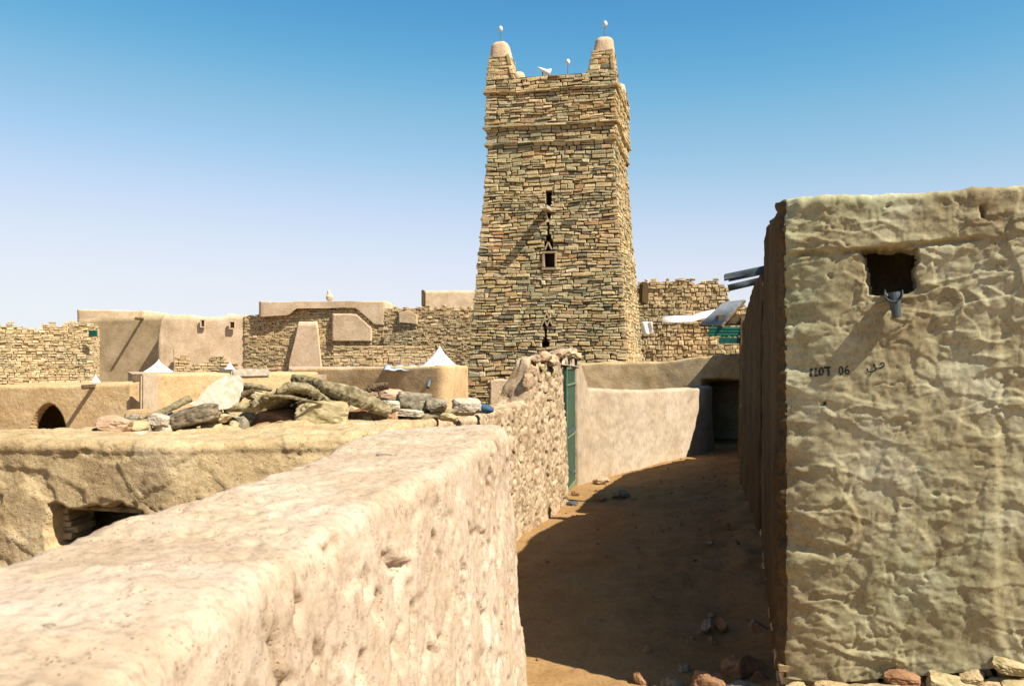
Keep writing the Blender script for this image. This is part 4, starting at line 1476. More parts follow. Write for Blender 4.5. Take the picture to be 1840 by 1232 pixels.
def plaster_block(name, mat, parent, corners, Y, depth, thick_out=0.15, seed=1, label=None, amp=0.05, Yr=None):
    """a plaster mass whose front outline follows photo pixels (a strip of columns [(px, ytop, ybot)]) at distance Y"""
    Yr = Yr or Y
    n = 40
    xs = [c[0] for c in corners]
    V = []
    m = 14
    for i in range(n + 1):
        t = i / n
        px = xs[0] + (xs[-1] - xs[0]) * t
        yt = float(np.interp(px, xs, [c[1] for c in corners])); yb = float(np.interp(px, xs, [c[2] for c in corners]))
        Yc = Y + (Yr - Y) * t
        col = []
        pt, pb = at(px, yt, Yc), at(px, yb, Yc)
        e = 0.0 if i in (0, n) else thick_out
        for j in range(m + 1):
            p = pb + (pt - pb) * (j / m)
            col.append((p.x, p.y - e, p.z))
        for j in range(1, 4):
            col.append((pt.x, pt.y - e + (depth + e) * j / 3, pt.z))
        col.append((pt.x, pt.y + depth, pb.z))
        V.append(col)
    # close the ends with degenerate side walls
    first = [(x, Y + depth if False else y, z) for (x, y, z) in V[0]]
    bf = [(V[0][0][0], Y + depth, z) for (x, y, z) in V[0]]
    bl = [(V[-1][0][0], Yr + depth, z) for (x, y, z) in V[-1]]
    V = [bf] + V + [bl]
    V = np.array(V)
    sh = V.shape
    P = V.reshape(-1, 3)
    P = P + amp * np.stack([pn(P * 0.9, seed), pn(P * 0.9, seed + 1), pn(P * 0.9, seed + 2) * 0.7], 1)
    o = mesh_np(name, P, grid_quads(sh[0], sh[1]), mat, parent)
    if label: o['label'] = label
    return o


# left stone house
H1, *_ = stone_house('ruined_stone_house', 'low ruined stone house with uneven top at the far left edge', -70, 166,
                     [(-70, 575), (20, 579), (42, 588), (70, 588), (82, 578), (160, 577), (166, 580)], 42, 44, seed=3)
bm = bmesh.new()
c_ = at(169, 599, 43.6)
bm_box(bm, c_ + Vector((0, -0.1, 0)), (0.40, 0.06, 0.30), None, 0.01)
for k in (-1, 0, 1):
    bm_box(bm, c_ + Vector((0, -0.14, k * 0.1)), (0.36, 0.03, 0.03), None, 0.003)
bm_obj('green_shutter', bm, M_green, H1)
# tan house with pink upper block
H2 = empty('tan_plastered_house', at(230, 690, 58), 'tan plastered house with a pale pink upper block, left of the far row', 'house')
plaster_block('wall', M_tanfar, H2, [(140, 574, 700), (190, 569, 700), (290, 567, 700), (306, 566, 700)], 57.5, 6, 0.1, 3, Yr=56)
plaster_block('upper_block', M_pink, H2, [(139, 556, 600), (262, 558, 600)], 60, 4, 0.1, 5)
plaster_block('pale_buttress', M_pink, H2, [(200, 640, 700), (212, 608, 700), (246, 612, 700), (249, 700, 701)], 57.2, 1.2, 0.15, 6, Yr=56.9)
bm = bmesh.new()
for (sx, sy) in ((256, 572),):
    p = at(sx, sy, 56.3)
    bm_tube(bm, [p + Vector((0, 0.3, 0)), p + Vector((0, -1.0, -0.05))], 0.09, 8)
bm_obj('rain_spout', bm, M_woodd, H2)
# pink house with two small holes
H3 = empty('pink_plastered_house', at(360, 690, 55), 'pale pink plastered house with two small dark holes in the far row', 'house')
h3 = plaster_block('wall', M_pink, H3, [(283, 620, 700), (293, 566, 700), (340, 565, 700), (345, 569, 700), (404, 569, 700), (410, 563, 700), (446, 567, 700)], 54.5, 6, 0.12, 8, Yr=54.7)
for (sx, sy, w_, h_) in ((365, 581, 0.16, 0.35), (418, 584, 0.24, 0.34)):
    p = at(sx, sy, 54.40)
    bm = bmesh.new()
    for (dx, dz, bx, bz) in ((-w_ / 2 - 0.04, 0, 0.08, h_), (w_ / 2 + 0.04, 0, 0.08, h_), (0, h_ / 2 + 0.04, w_ + 0.16, 0.08), (0, -h_ / 2 - 0.04, w_ + 0.16, 0.08)):
        bm_box(bm, p + Vector((dx, -0.05, dz)), (bx, 0.10, bz), None, 0.01)
    fr_ = bm_obj('vent_surround', bm, M_pink, H3)
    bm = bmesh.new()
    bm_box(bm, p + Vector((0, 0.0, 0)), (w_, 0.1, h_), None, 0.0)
    bm_obj('vent_shade_block', bm, M_dark, H3)  # solid dark block painting the shade inside the vent
s_ = Stones()
rg = random.Random(8)
a_ = at(312, 700, 54.1); b_ = at(428, 700, 54.5)
s_.face(plane_pos((a_.x, a_.y, a_.z), (1, 0.1)), lambda v: (0, b_.x - a_.x), 2.3, rg, row=(0.1, 0.2), wid=(0.2, 0.5), top=lambda q: 1.9 + 0.3 * math.sin(q * 3.2), prot=0.08, gap=0.03)
mesh_np('exposed_stones', np.array(s_.V), np.array(s_.Q), M_farstone, H3, smooth=False)
# long stone house with plaster band
H4, *_ = stone_house('long_stone_house', 'long far stone house with pale plaster band, buttress and a roof knob', 440, 696,
                     [(440, 567), (465, 566), (470, 548), (690, 552), (696, 560)], 54.5, 53, seed=5)
plaster_block('roof_band', M_pink, H4, [(465, 541, 569), (520, 542, 566), (532, 541, 554), (640, 541, 553), (672, 541, 582), (694, 541, 584)], 53.9, 4, 0.05, 2, Yr=52.95)
plaster_block('buttress', M_pink, H4, [(518, 665, 700), (537, 578, 700), (570, 578, 700), (578, 665, 701)], 53.75, 0.8, 0.12, 3, Yr=53.5)
plaster_block('plaster_panel', M_pink, H4, [(597, 563, 612), (640, 564, 612), (668, 590, 612)], 53.3, 0.6, 0.05, 4, Yr=53.0)
mud_lump('roof_knob', at(592, 534, 54), (0.22, 0.2, 0.22), M_pink, H4, 2)
mud_lump('roof_knob', at(591, 527, 54), (0.10, 0.10, 0.2), M_pink, H4, 4)
# right stone house next to the minaret
H5, *_ = stone_house('stone_house', 'far brown stone house directly left of the minaret with low pale patch', 690, 862,
                     [(690, 552), (760, 549), (862, 550)], 50, 49, seed=9, side=False)
plaster_block('plaster_patch', M_pink, H5, [(716, 562, 578), (735, 557, 580), (750, 566, 582)], 49.65, 0.5, 0.04, 7, Yr=49.5)
s_ = Stones(); rg = random.Random(2)
a_ = at(600, 700, 47)
s_.face(plane_pos((a_.x, a_.y, 0), (1, 0)), lambda v: (0, 5.2), EYE + 0.9, rg, row=(0.1, 0.22), wid=(0.2, 0.5), top=lambda q: EYE + 0.72 + 0.06 * math.sin(q * 4), prot=0.08, gap=0.03)
lw = mesh_np('low_stone_wall', np.array(s_.V), np.array(s_.Q), M_farstone, None, smooth=False)
tag(lw, 'low dark stone wall in front of the long stone house with plaster band', 'wall')
H6 = empty('pale_box_house', at(800, 640, 62), 'small pale pink box house showing above the stone house beside the minaret', 'house')
plaster_block('wall', M_pink, H6, [(762, 522, 600), (856, 522, 600)], 60, 5, 0.1, 6, amp=0.03)
bm = bmesh.new(); p = at(760.5, 536, 60); bm_box(bm, p, (0.14, 1.0, 1.05), None, 0.02); bm_obj('wall_end', bm, M_side, H6)

# stone house right of the minaret
H7, *_ = stone_house('rough_stone_house', 'rough brown stone house behind the alley right of the minaret', 1140, 1345,
                     [(1140, 505), (1162, 500), (1240, 498), (1305, 502), (1312, 540), (1345, 545)], 36, 35, row=(0.10, 0.2), wid=(0.1, 0.26), seed=11, side=False, ragged=0.10)
bm = bmesh.new(); p = at(1157, 527, 34.6); bm_box(bm, p, (0.30, 0.5, 0.85), Matrix.Rotation(0.04, 4, 'Y'), 0.06); bm_obj('wall_stub', bm, M_side, H7)
# white tarp and sheet
bm = bmesh.new()
pts_t = [(1190, 574), (1215, 573), (1245, 572), (1262, 566), (1285, 562)]
V = []
for px, py in pts_t:
    for dy, dY in ((-5, 0.5), (0, 0.12), (7, -0.05)):
        p = at(px, py + dy, 33.9 + dY); V.append(p[:])
tp = mesh_np('white_tarpaulin', np.array(V), grid_quads(len(pts_t), 3), M_white)
md = tp.modifiers.new('t', 'SOLIDIFY'); md.thickness = 0.03
tag(tp, 'long white tarpaulin strip hanging across the rough stone house', 'tarpaulin')
V = []
for i in range(8):
    for j in range(8):
        p = at(1152 + 20 * i / 7, 601 - 23 * j / 7, 33.6); V.append((p.x, p.y + 0.05 * math.sin(i * 1.3 + j * 0.4), p.z))
tp = mesh_np('white_sheet', np.array(V), grid_quads(8, 8), M_white)
md = tp.modifiers.new('t', 'SOLIDIFY'); md.thickness = 0.03
tag(tp, 'small square white sheet hanging beside the right edge of the minaret', 'sheet')

# ================================================================== MOSQUE COURT WALLS (left middle distance)
def court_wall(name, label, pts, ztops, mat, th=0.5, holes=(), rr=0.06, ends=(0.05, 0.05), seed=1, smooth_n=0, du=0.05):
    R_ = np.array([(at(px, 640, Y).x, Y) for px, Y in pts])
    L_ = offset_line(R_, th)
    zz = [at(px, y, Y).z for (px, Y), y in zip(pts, ztops)]
    o = slab(name, L_, R_, zz, -0.2, mat, du=du, dvL=0.15, dvT=0.1, dvR=0.022 if holes else 0.04, rr=rr, bat=(0, 0.03), ends=ends, disp=d_soft(0.8, seed), holes=holes, topnoise=0.012, seed=seed, smooth_n=smooth_n)
    tag(o, label, 'wall')
    return o


ah = dict(p=at(86, 800, 16.0), u=(1, 0, 0), n=(0, -1, 0), w=0.70, h=0.72, d=0.20, ns=2, na=0.01, near=0.5, soft=0.006, arch=True)
court_wall('arched_court_wall', 'ochre plaster wall with a dark round arched doorway at left', [(-60, 16.2), (100, 16.0), (240, 15.9)], [694, 692, 688], M_ochre, 2.2, [ah], seed=2, du=0.018)
# spout and its shadow on the arched wall
p = at(157, 697, 15.7)
bm = bmesh.new()
bm_box(bm, p + Vector((0, 0.1, 0)), (0.035, 0.55, 0.03), None, 0.004)
bm_box(bm, p + Vector((-0.02, 0.1, 0.03)), (0.012, 0.55, 0.06), None, 0.002)
bm_box(bm, p + Vector((0.02, 0.1, 0.03)), (0.012, 0.55, 0.06), None, 0.002)
sp_ = bm_obj('rain_spout', bm, M_woodd, bpy.data.objects['arched_court_wall'])
# pier and stepped block
PR = empty('stepped_court_pier', at(252, 800, 15.6), 'bright stepped plaster pier between the arched wall and the long court wall', 'pier')
bm = bmesh.new()
a_ = at(253, 672, 15.5)
bm_box(bm, (a_.x + 0.02, 15.80, a_.z / 2), (0.34, 0.10, a_.z), Matrix.Rotation(0.95, 4, 'Z'), 0.03)
bm_obj('pier', bm, M_alley, PR)
bm = bmesh.new()
a_ = at(246, 736, 15.3)
bm_box(bm, (a_.x, 15.35, a_.z / 2), (0.34, 0.4, a_.z), Matrix.Rotation(0.1, 4, 'Z'), 0.03)
bm_obj('step', bm, M_ochre, PR)
court_wall('long_court_wall', 'long ochre plaster court wall behind the rubble pile', [(262, 16.3), (400, 17.4), (540, 18.6), (575, 19.4)], [672, 670, 668, 668], M_ochre, 0.6, seed=5)
court_wall('curved_court_wall', 'browner curved plaster court wall with a small dark spout, left of the minaret foot',
           [(520, 22.6), (600, 21.9), (700, 21.2), (770, 20.6), (800, 20.4), (812, 20.6), (826, 21.2), (842, 22.2)], [663, 661, 659, 658, 657, 657, 657, 657], M_ochre, 0.5, seed=8, smooth_n=2)
p = at(771, 686, 20.3)
bm = bmesh.new()
bm_tube(bm, [p + Vector((0, 0.4, 0.05)), p + Vector((0, 0, 0)), p + Vector((-0.02, -0.1, -0.12))], 0.045, 10)
sp_ = bm_obj('rain_spout', bm, M_pipe, bpy.data.objects['curved_court_wall'])
# flat roofs behind the court walls, seen as pale strips
for nm, lab, pts_, z in (('court_roof', 'flat pale mud roof behind the long court wall', [(262, 17.0), (430, 18.2), (560, 19.6), (620, 26), (230, 26)], 664),
                         ('mosque_roof', 'flat pale mud roof strip left of the minaret foot', [(520, 23.1), (700, 21.7), (800, 20.95), (838, 22.6), (838, 29), (520, 29)], 655)):
    bm = bmesh.new()
    base_z = at(400, z, 22).z - 0.12
    V_ = [Vector((at(px, 640, Y).x, Y, base_z)) for px, Y in pts_]
    vs = [bm.verts.new(v) for v in V_]
    vs2 = [bm.verts.new(v - Vector((0, 0, 0.3))) for v in V_]
    bm.faces.new(vs); bm.faces.new(vs2[::-1])
    for i in range(len(vs)):
        j = (i + 1) % len(vs)
        bm.faces.new((vs[i], vs2[i], vs2[j], vs[j]))
    o = bm_obj(nm, bm, M_fg)
    tag(o, lab, 'roof')
# cream slab lying on the long court wall
bm = bmesh.new()
a_ = at(400, 664, 17.6); b_ = at(470, 664, 18.2)
c_ = (a_ + b_) / 2
bm_box(bm, Vector((c_.x, c_.y + 0.1, c_.z - 0.07)), ((b_ - a_).length, 0.6, 0.16), Matrix.Rotation(math.atan2(b_.y - a_.y, b_.x - a_.x), 4, 'Z'), 0.03)
tag(bm_obj('parapet_block', bm, M_rockw), 'cream plastered block on top of the long court wall', 'block')

# ================================================================== TENTS, POLES, SHEETS
def tent(px, ypk, hwpx, ybase, Y, label):
    """white canvas tent with a concave peaked roof and walls"""
    pk = at(px, ypk, Y); bz = at(px, ybase, Y).z
    r = hwpx / F * Y
    root = empty('white_tent', (pk.x, pk.y, 0), label, 'tent', 'white tents behind the court walls')
    n, m = 32, 14
    V = []
    for i in range(m + 1):
        t = i / m
        rad = r * 1.25 * (t ** 1.35 * 0.75 + 0.25 * t)
        z = pk.z - (pk.z - bz + 0.25) * (t ** 0.9)
        for k in range(n):
            a_ = 2 * math.pi * k / n + 0.3
            e = 1 / (abs(math.cos(a_)) ** 3 + abs(math.sin(a_)) ** 3) ** (1 / 3)
            V.append((pk.x + rad * math.cos(a_) * e, pk.y + rad * math.sin(a_) * e, z + 0.02 * math.sin(k * 3) * t))
    Q = [(i * n + k, i * n + (k + 1) % n, (i + 1) * n + (k + 1) % n, (i + 1) * n + k) for i in range(m) for k in range(n)]
    mesh_np('tent_roof', np.array(V), np.array(Q), M_white, root)
    V2 = []
    last = V[-n:]
    for z in (None, 0.0):
        for v in last:
            V2.append((v[0] if z is None else (v[0] - pk.x) * 1.0 + pk.x, v[1], v[2] if z is None else z))
    Q = [(k, (k + 1) % n, n + (k + 1) % n, n + k) for k in range(n)]
    mesh_np('tent_wall', np.array(V2), np.array(Q), M_white, root, smooth=False)
    return root


tent(790, 620, 36, 653, 26.5, 'largest white peaked tent, beside the left edge of the minaret')
tent(285, 645, 34, 668, 36, 'wide white peaked tent left of the thin pole, behind the bright pier')
tent(413, 648, 19, 668, 38, 'small white peaked tent above the cream parapet block')
tent(633, 649, 9, 662, 38, 'tiny white tent tip above the curved court wall')
tent(172, 670, 10, 682, 38, 'tiny white tent tip at the foot of the ruined stone house')
tent(523, 655, 7, 665, 40, 'faint white tent tip in front of the plaster buttress')
for i, (x0, y0, x1, y1, lab) in enumerate(((312, 628, 313, 680, 'thin upright pole right of the wide white tent'),
                                           (668, 628, 671, 675, 'thin bent stick above the middle of the curved court wall'),
                                           (722, 630, 716, 670, 'thin leaning stick left of the pale blue sheet'),
                                           (746, 638, 741, 670, 'short leaning stick beside the largest tent'))):
    a_, b_ = at(x0, y0, 31), at(x1, y1, 31)
    bm = bmesh.new()
    g_ = Vector((b_.x, b_.y, 0.0))
    bm_tube(bm, [a_, (a_ + b_) / 2 + Vector((0.02, 0, 0)), b_, g_], [0.02, 0.025, 0.03, 0.03], 8)
    tag(bm_obj('thin_pole', bm, M_frame), lab, 'pole')
V = []
for i in range(12):
    for j in range(4):
        p = at(690 + 68 * i / 11, 664 - 8 * j / 3, 20.9 + j * 0.25); V.append((p.x, p.y, p.z + 0.02 * math.sin(i * 1.7)))
tp = mesh_np('blue_sheet', np.array(V), grid_quads(12, 4), M_bluesheet)
md = tp.modifiers.new('t', 'SOLIDIFY'); md.thickness = 0.02
tag(tp, 'pale blue plastic sheet lying along the top of the curved court wall', 'sheet')

# ================================================================== RUBBLE ON THE ROOF
def pd(px):
    return 6.55 + (px - 175) / 650.0 * 1.5


def rk(px, py, w, h, mat, label, rot=(0, 0, 0), seed=0, dY=0.0, thick=None, name='rubble_stone'):
    Y = pd(px) + dY
    c = at(px, py, Y)
    sw, sh = w / F * Y, h / F * Y
    return rock(name, c, (sw, thick or min(sw, 0.26) * 0.9, sh), mat, label, 'stone', rot, seed, group='stones of the rubble pile', cuts=4 if seed in (18, 29, 24, 10, 26) else 10, p=9.0 if seed in (18, 29, 24, 10, 26) else 5.0)


RK = [
    (208, 764, 52, 28, M_rockp, 'large rounded pinkish stone at the left end of the rubble pile', 0.0, 1),
    (246, 766, 36, 17, M_rocky, 'flat yellowish stone right of the large pinkish end stone', 0.1, 2),
    (222, 782, 72, 10, M_rockw, 'long thin flat slab under the left end of the rubble pile', -0.05, 3),
    (263, 776, 18, 20, M_rockg, 'small dark grey stone at the right end of the thin flat slab', 0.2, 4),
    (287, 757, 32, 20, M_rockw, 'pale rough stone just below the leaning mossy branch', 0.2, 5),
    (292, 771, 26, 15, M_rockw, 'smaller pale stone under the rough one below the mossy branch', 0.1, 6),
    (277, 783, 14, 10, M_rockg, 'pebble-sized grey stone in front of the pile left part', 0.1, 7),
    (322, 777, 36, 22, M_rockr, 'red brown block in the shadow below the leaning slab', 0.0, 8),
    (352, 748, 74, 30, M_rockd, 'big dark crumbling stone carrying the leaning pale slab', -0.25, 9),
    (381, 771, 32, 21, M_rocky, 'pale yellow block below the dark crumbling stone', -0.1, 10),
    (396, 749, 34, 13, M_rocky, 'flat yellow stone between crumbling stone and palm log', 0.25, 11),
    (421, 765, 15, 15, M_rocky, 'small cubic yellow stone under the short palm log', 0.1, 12),
    (438, 762, 15, 23, M_rockg, 'small upright grey stone under the short palm log', -0.15, 13),
    (432, 781, 13, 8, M_rockw, 'tiny pale stone in front of the two small upright stones', 0.0, 14),
    (398, 784, 55, 7, M_rockp, 'low flat pink stone at the front edge near the pale yellow block', 0.05, 15),
    (455, 709, 36, 15, M_rocky, 'pale stone caught under the upper thin log', 0.3, 16),
    (579, 746, 78, 40, M_rocky, 'big squared yellow block in the middle of the pile', 0.02, 18),
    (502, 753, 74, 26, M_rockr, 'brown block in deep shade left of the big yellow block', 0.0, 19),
    (500, 775, 50, 8, M_rockp, 'low pink stone below the shaded brown block', 0.0, 20),
    (600, 774, 60, 8, M_rockp, 'flat pink stone in front of the big yellow block', 0.02, 21),
    (648, 751, 50, 28, M_rockr, 'brown stone wedged under the big leaning palm trunk', 0.0, 22),
    (660, 757, 14, 16, M_rocky, 'small yellow stone at the foot of the big palm trunk', 0.1, 23),
    (688, 757, 36, 22, M_rockr, 'red brown block at the lower end of the big palm trunk', 0.1, 24),
    (666, 769, 26, 9, M_rocky, 'small low stone in front of the red brown end block', 0.0, 25),
    (704, 748, 20, 40, M_rockp, 'pink upright stone right of the trunk end', 0.0, 26),
    (698, 712, 62, 22, M_rockp, 'smooth rounded pink boulder behind the trunk end', 0.05, 27),
    (700, 728, 30, 14, M_rockw, 'pale block under the smooth pink boulder', 0.05, 28),
    (743, 723, 54, 29, M_rockg, 'grey green angular block right of the pink boulder', 0.08, 29),
    (784, 727, 32, 18, M_rockg, 'dark layered stone right of the grey green block', 0.15, 30),
    (733, 742, 48, 11, M_rockw, 'flat pale stone below the grey green block', 0.05, 31),
    (806, 749, 30, 12, M_rocky, 'small yellow stone at the right end of the rubble pile', 0.1, 32),
    (740, 757, 40, 9, M_rockp, 'low pink stone under the grey twisted branch', 0.05, 33),
    (838, 731, 42, 26, M_rockw, 'whitish plaster lump left of the blue bundle', 0.0, 34),
]
for (px, py, w, h, mt, lab, rz, sd_) in RK:
    dY = {352: -0.02, 502: 0.25, 648: 0.12, 579: -0.08, 698: 0.5, 743: 0.15, 838: 0.5, 455: 0.25, 322: 0.1}.get(px, 0.0)
    rk(px, py, w * 1.16, h * 1.25, mt, lab, (0, rz, 0.3 * math.sin(sd_ * 7)), sd_, dY)

FILL = [(300, 748, 26, 16, 0.35), (335, 764, 34, 20, 0.30), (372, 752, 36, 22, 0.35), (408, 752, 40, 18, 0.35), (448, 752, 44, 22, 0.40), (470, 768, 30, 14, 0.1),
        (530, 768, 40, 16, 0.2), (618, 738, 50, 34, 0.35), (640, 764, 44, 22, 0.15), (672, 738, 36, 28, 0.35), (718, 748, 34, 18, 0.25), (765, 752, 40, 14, 0.3), (240, 752, 26, 14, 0.3), (420, 716, 26, 14, 0.3)]
FL = ['behind the rough pale stone', 'behind the red brown block', 'behind the leaning slab foot', 'under the level palm log', 'in the hollow by the level log', 'in front of the hollow',
      'below the big yellow block left side', 'behind the big yellow block', 'right of the big yellow block foot', 'behind the lower trunk', 'behind the flat pale stone', 'under the layered stone', 'behind the flat yellowish end stone', 'between the leaning slab and the split log']
for i, ((px, py, w, h, dY), fl_) in enumerate(zip(FILL, FL)):
    rk(px, py, w * 1.1, h * 1.2, (M_rockg, M_rocky, M_rockr)[i % 3], 'shadowy filling stone ' + fl_, (0, 0.2 * math.sin(i), 0.3), 200 + i, dY)

rng = random.Random(44)


def log(name, pts, rads, mat, label, cat='log', n=14, flat=1.0, seed=0):
    """rough tapering log through [(px, py, dY)]; rads in pixels"""
    P = [at(px, py, pd(px) + dY) for px, py, dY in pts]
    R_ = [r / F * pd(p[0]) for r, p in zip(rads, pts)]
    # resample
    seg = 16
    PP, RR = [], []
    for i in range(len(P) - 1):
        for k in range(seg):
            t = k / seg
            PP.append(P[i].lerp(P[i + 1], t)); RR.append(R_[i] * (1 - t) + R_[i + 1] * t)
    PP.append(P[-1]); RR.append(R_[-1])
    bm = bmesh.new()
    bm_tube(bm, PP, RR, n)
    V = np.array([v.co[:] for v in bm.verts])
    ax = np.array(P[-1] - P[0]); ax = ax / np.linalg.norm(ax)
    along = (V @ ax)[:, None] * ax[None, :]
    Vs = V - along * 0.75
    r0 = float(np.mean(RR))
    d_ = np.stack([pn(Vs * 0.55 / r0, seed + k) for k in range(3)], 1) * r0 * 0.45 + np.stack([pn(V * 2.5 / r0, seed + 5 + k) for k in range(3)], 1) * r0 * 0.35
    for v, q in zip(bm.verts, V + d_): v.co = Vector(q)
    o = bm_obj(name, bm, mat, None, False)
    tag(o, label, cat)
    return o


log('split_log', [(524, 679, 0.30), (575, 693, 0.1), (640, 714, -0.05), (703, 741, -0.15)], [7, 13, 17, 12], M_wood, 'big split palm trunk leaning across the middle of the rubble pile', 'log', seed=1)
log('palm_log', [(403, 731, 0.0), (466, 732, 0.0)], [8, 8], M_wood, 'short grey palm log lying level left of the middle of the pile', seed=2)
log('dark_log', [(408, 722, 0.1), (430, 712, 0.1), (456, 702, 0.05)], [5, 7, 4], M_woodd, 'short dark split log above the level palm log', seed=3)
log('thin_log', [(429, 693, 0.2), (455, 693, 0.2), (488, 700, 0.2)], [5, 5.5, 4], M_wood, 'thin pale log topmost at the left of the pile', seed=4)
log('broken_branch', [(600, 712, 0.25), (640, 706, 0.25), (668, 697, 0.2), (697, 693, 0.15)], [6, 8, 7.5, 6], M_woodd, 'dark broken branch sticking out right behind the big trunk', 'branch', seed=5)
log('branch_stub', [(681, 697, 0.18), (683, 716, 0.15)], [3, 2.5], M_woodd, 'short forked stub hanging from the dark broken branch', 'branch', seed=6)
log('mossy_branch', [(250, 751, 0.05), (282, 744, 0.1), (310, 731, 0.2), (340, 716, 0.3)], [3, 5, 6, 7], M_wood, 'grey green branch sloping up from the left of the pile', 'branch', seed=7)
log('twisted_branch', [(712, 757, -0.05), (745, 753, -0.05), (775, 746, 0), (822, 737, 0)], [2, 6, 6, 4], M_wood, 'grey twisted branch lying at the right end of the pile', 'branch', seed=8)
def sheet(name, front, back, depth, thick, mat, label, cat, amp=0.012, seed=0):
    """rough bent board: front edge through photo points, running back by depth"""
    A = [at(px, py, pd(px) + back) for px, py in front]
    n, m = 48, 14
    L = [0]
    for a_, b_ in zip(A, A[1:]): L.append(L[-1] + (b_ - a_).length)
    V = []
    for i in range(n):
        q = L[-1] * i / (n - 1)
        p = Vector([float(np.interp(q, L, [a[k] for a in A])) for k in range(3)])
        for j in range(m):
            t = j / (m - 1)
            V.append((p.x + 0.1 * t, p.y + depth * t - 0.03 * math.sin(i * 0.9), p.z - 0.05 * t))
    V = np.array(V)
    V = V + amp * np.stack([pn(V * 14, seed), pn(V * 14, seed + 1), 1.5 * pn(V * np.array([6, 22, 6]), seed + 2)], 1)
    o = mesh_np(name, V, grid_quads(n, m), mat, smooth=False)
    md = o.modifiers.new('t', 'SOLIDIFY'); md.thickness = thick; md.offset = -1
    return tag(o, label, cat)


sheet('bark_sheet', [(446, 724), (470, 711), (496, 700), (512, 689), (534, 694), (566, 706), (606, 722)], -0.05, 0.6, 0.045, M_wood, 'rough bent bark sheet roofing a dark hollow left of the palm trunk', 'bark sheet', 0.03, 3)
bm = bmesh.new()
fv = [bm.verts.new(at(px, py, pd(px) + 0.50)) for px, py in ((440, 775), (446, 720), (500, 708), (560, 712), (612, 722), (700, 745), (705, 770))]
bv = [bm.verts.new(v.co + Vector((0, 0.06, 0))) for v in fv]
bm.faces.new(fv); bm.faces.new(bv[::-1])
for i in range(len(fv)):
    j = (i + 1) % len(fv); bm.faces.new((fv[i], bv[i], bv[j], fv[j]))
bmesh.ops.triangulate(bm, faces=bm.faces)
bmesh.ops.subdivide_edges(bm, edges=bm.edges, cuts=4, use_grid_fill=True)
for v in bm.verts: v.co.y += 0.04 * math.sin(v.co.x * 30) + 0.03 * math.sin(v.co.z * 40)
tag(bm_obj('hollow_shade_backing', bm, M_woodd), 'dark backing added for the shade in the hollow and behind the palm trunk', 'slab')  # backing added to keep the hollow of the pile dark
log('bark_roll', [(498, 706, -0.08), (520, 694, -0.08), (548, 697, -0.06), (575, 710, -0.08)], [4, 8, 9, 5], M_wood, 'lumpy piece of bark crowning the bent sheet of the pile', 'bark', seed=9)
log('thin_board', [(470, 710, -0.1), (520, 713, -0.2), (580, 725, -0.2)], [2.5, 3.5, 2], M_wood, 'thin pale splintered board under the bent timber', 'board', seed=10)
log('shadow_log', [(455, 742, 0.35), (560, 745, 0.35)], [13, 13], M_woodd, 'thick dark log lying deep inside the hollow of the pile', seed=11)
# leaning pale slab
pts_s = [(344, 724, 0.0), (372, 698, 0.05), (405, 675, 0.12), (418, 683, 0.12), (410, 708, 0.05), (399, 734, -0.05), (381, 737, -0.05), (362, 728, -0.03)]
bm = bmesh.new()
fv = [bm.verts.new(at(px, py, pd(px) - 0.05 + dY)) for px, py, dY in pts_s]
bv = [bm.verts.new(at(px, py, pd(px) - 0.05 + dY) + Vector((0.06, 0.14, 0.0))) for px, py, dY in pts_s]
bm.faces.new(fv); bm.faces.new(bv[::-1])
for i in range(len(fv)):
    j = (i + 1) % len(fv); bm.faces.new((fv[i], bv[i], bv[j], fv[j]))
bmesh.ops.triangulate(bm, faces=bm.faces)
bmesh.ops.subdivide_edges(bm, edges=bm.edges, cuts=3, use_grid_fill=True)
V = np.array([v.co[:] for v in bm.verts])
D = np.stack([pn(V * 9, 1), pn(V * 9, 2), pn(V * 9, 3)], 1) * 0.03 + np.stack([pn(V * 30, 1), pn(V * 30, 2), pn(V * 30, 3)], 1) * 0.008
for v, q in zip(bm.verts, V + D): v.co = Vector(q)
tag(bm_obj('leaning_slab', bm, M_slab), 'pale grey flat slab leaning upright on the left half of the pile', 'slab', 'stones of the rubble pile')
# loose pebbles on the roof edge and on the foreground wall
for i, (px, py, w, h, Y, lab) in enumerate(((690, 823, 32, 14, 3.35, 'grey flat pebble on top of the foreground wall near its far end'),
                                            (88, 1128, 20, 18, 1.27, 'dark pebble on top of the foreground wall at lower left'),
                                            (215, 1098, 26, 9, 1.37, 'brown crumb of mud on top of the foreground wall at lower left'),
                                            (650, 789, 16, 14, 6.3, 'small dark stone at the corner of the low house roof edge'))):
    rock('pebble', at(px, py, Y), (w / F * Y, w / F * Y * 0.8, h / F * Y), [M_rockg, M_rockg, M_rocky, M_woodd][i], lab, 'pebble', (0.1, 0.1, i), 80 + i)

# blue bundle on the stony wall
c_ = at(866, 734, 9.2)
BB = empty('blue_bundle', c_ + Vector((0, 0, -0.05)), 'crumpled dark blue plastic bundle on the stony wall left of the gate pier', 'bundle')
bm = bmesh.new()
bm_tube(bm, [c_ + Vector((-0.09, 0, 0.01)), c_ + Vector((-0.03, 0.01, 0.005)), c_ + Vector((0.05, 0, -0.005)), c_ + Vector((0.115, -0.02, -0.012))], [0.035, 0.045, 0.045, 0.025], 16)
V = np.array([v.co[:] for v in bm.verts]); D = np.stack([pn(V * 18, 1), pn(V * 18, 2), pn(V * 18, 3)], 1) * 0.02
for v, q in zip(bm.verts, V + D): v.co = Vector(q)
bm_obj('bundle', bm, M_blue, BB, True)
bm = bmesh.new()
bm_box(bm, c_ + Vector((-0.08, 0.0, 0.045)), (0.06, 0.05, 0.04), Matrix.Rotation(0.4, 4, 'Y'), 0.01)
bm_obj('knot', bm, M_blue, BB)

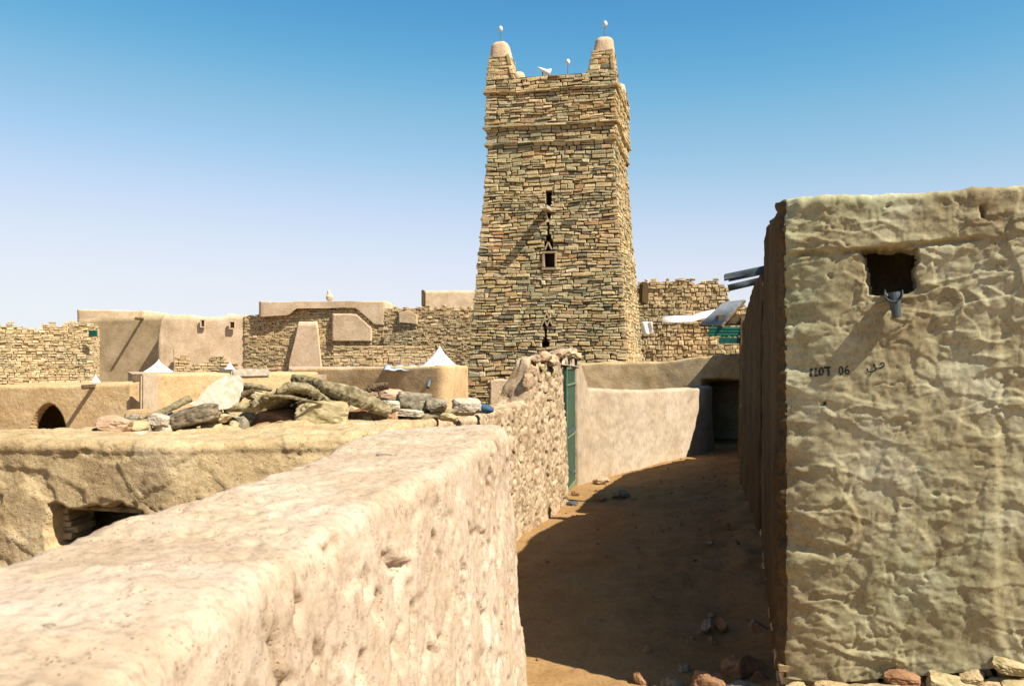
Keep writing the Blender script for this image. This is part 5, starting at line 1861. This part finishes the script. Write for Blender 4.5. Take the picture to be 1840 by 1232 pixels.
# ================================================================== ROCKS AND LITTER IN THE ALLEY
AR = [
    (1180, 1178, 42, 30, 6.35, M_rockg, 'grey stone in the shaded alley nearest the foreground wall'),
    (1228, 1140, 26, 18, 6.9, M_rockg, 'small stone behind the grey one in the shaded alley'),
    (1275, 1165, 62, 60, 6.35, M_rockr, 'large brown boulder in the shade by the right house foot'),
    (1335, 1120, 70, 42, 6.85, M_rockr, 'wide brown stone against the foot of the shaded side wall'),
    (1345, 1185, 80, 60, 6.15, M_rockg, 'big stone directly below the corner of the right house'),
    (1245, 1212, 36, 22, 6.0, M_rockg, 'low stone at the bottom edge in the shaded alley'),
    (1305, 1222, 60, 26, 5.85, M_rockw, 'pale flat stone at the bottom edge near the house corner'),
    (1165, 1215, 22, 14, 6.05, M_rockg, 'pebble at the bottom edge of the shaded alley'),
    (1116, 886, 30, 16, 13.6, M_rockg, 'dark stone in the middle of the alley just inside the shadow'),
    (1078, 893, 22, 8, 13.4, M_rockr, 'flat stone left of the dark one in the middle of the alley'),
    (1080, 861, 26, 10, 15.2, M_rockp, 'flat pinkish stone at the foot of the sunlit alley wall'),
    (1028, 899, 24, 8, 12.9, M_pipe, 'dark flat slab on the ground in front of the green door'),
    (1034, 882, 14, 7, 13.9, M_rockr, 'small brown stone at the foot of the far door jamb'),
    (978, 884, 12, 14, 13.0, M_rockg, 'little grey stone near the foot of the stony wall'),
]
for i, (px, py, w, h, Y, mt, lab) in enumerate(AR):
    p = at(px, py, Y)
    sw, sh = w / F * Y, h / F * Y
    gz = float(ground_h(np.array([p.x]), np.array([Y]))[0])
    z = gz + sh * 0.32
    rock('alley_stone', (p.x, Y, z), (sw * 1.1, sw * 0.8, sh * 1.1), mt, lab, 'stone', (0, 0.1 * math.sin(i * 3), i * 1.3), 100 + i, group='stones lying in the alley')
rng = random.Random(91)
where = ('beside the large brown boulder', 'left of the wide brown stone', 'against the shaded wall foot', 'near the pale flat stone', 'between the boulders', 'in the shade of the house corner', 'behind the big corner stone', 'close to the bottom edge')
adj = ('small angular', 'thin flat', 'rough dark', 'broken', 'dusty little', 'rounded brown', 'pointed')
for i in range(18):
    y = rng.uniform(5.7, 8.2) if i < 13 else rng.uniform(8.6, 12)
    xr = 1.78 + (y - 6) * 0.238
    x = xr - 0.08 - rng.random() ** 1.5 * (1.1 if y < 7.4 else 0.5)
    w_ = rng.uniform(0.05, 0.17)
    gz = float(ground_h(np.array([x]), np.array([y]))[0])
    rock('alley_stone', (x, y, gz + w_ * 0.25), (w_, w_ * rng.uniform(.6, 1), w_ * rng.uniform(.4, .75)), (M_rockr, M_rockg)[i % 2],
         '%s stone %s, %s from the camera' % (adj[i % 7], where[(i * 3) % 8], ('nearest', 'near', 'mid distance', 'farther')[min(3, int((y - 5.7) / 1.0))]), 'stone', (rng.random(), rng.random(), rng.random() * 6), 300 + i, group='stones lying in the alley')
rng = random.Random(77)
bm = bmesh.new()
for i in range(260):
    y = rng.uniform(5.6, 20) if i < 300 else rng.uniform(5.6, 8)
    xr = 1.8 + (y - 6) * 0.235
    x = rng.uniform(-0.1 + max(0, (y - 10)) * 0.27, xr)
    if rng.random() < 0.5: x = xr - rng.random() ** 2 * 0.8
    r_ = rng.uniform(0.008, 0.028) * (1.3 if y < 8 else 1)
    g_ = bmesh.ops.create_icosphere(bm, subdivisions=1, radius=r_)
    gz = float(ground_h(np.array([x]), np.array([y]))[0])
    bmesh.ops.transform(bm, matrix=Matrix.Translation((x, y, gz + r_ * 0.2)) @ Matrix.Rotation(rng.random() * 6, 4, 'Z') @ Matrix.Diagonal((rng.uniform(.8, 1.8), 1, rng.uniform(.4, .8), 1)), verts=g_['verts'])
o = bm_obj('gravel', bm, M_rockr)
tag(o, 'loose gravel scattered over the sandy alley floor', 'gravel', kind='stuff')
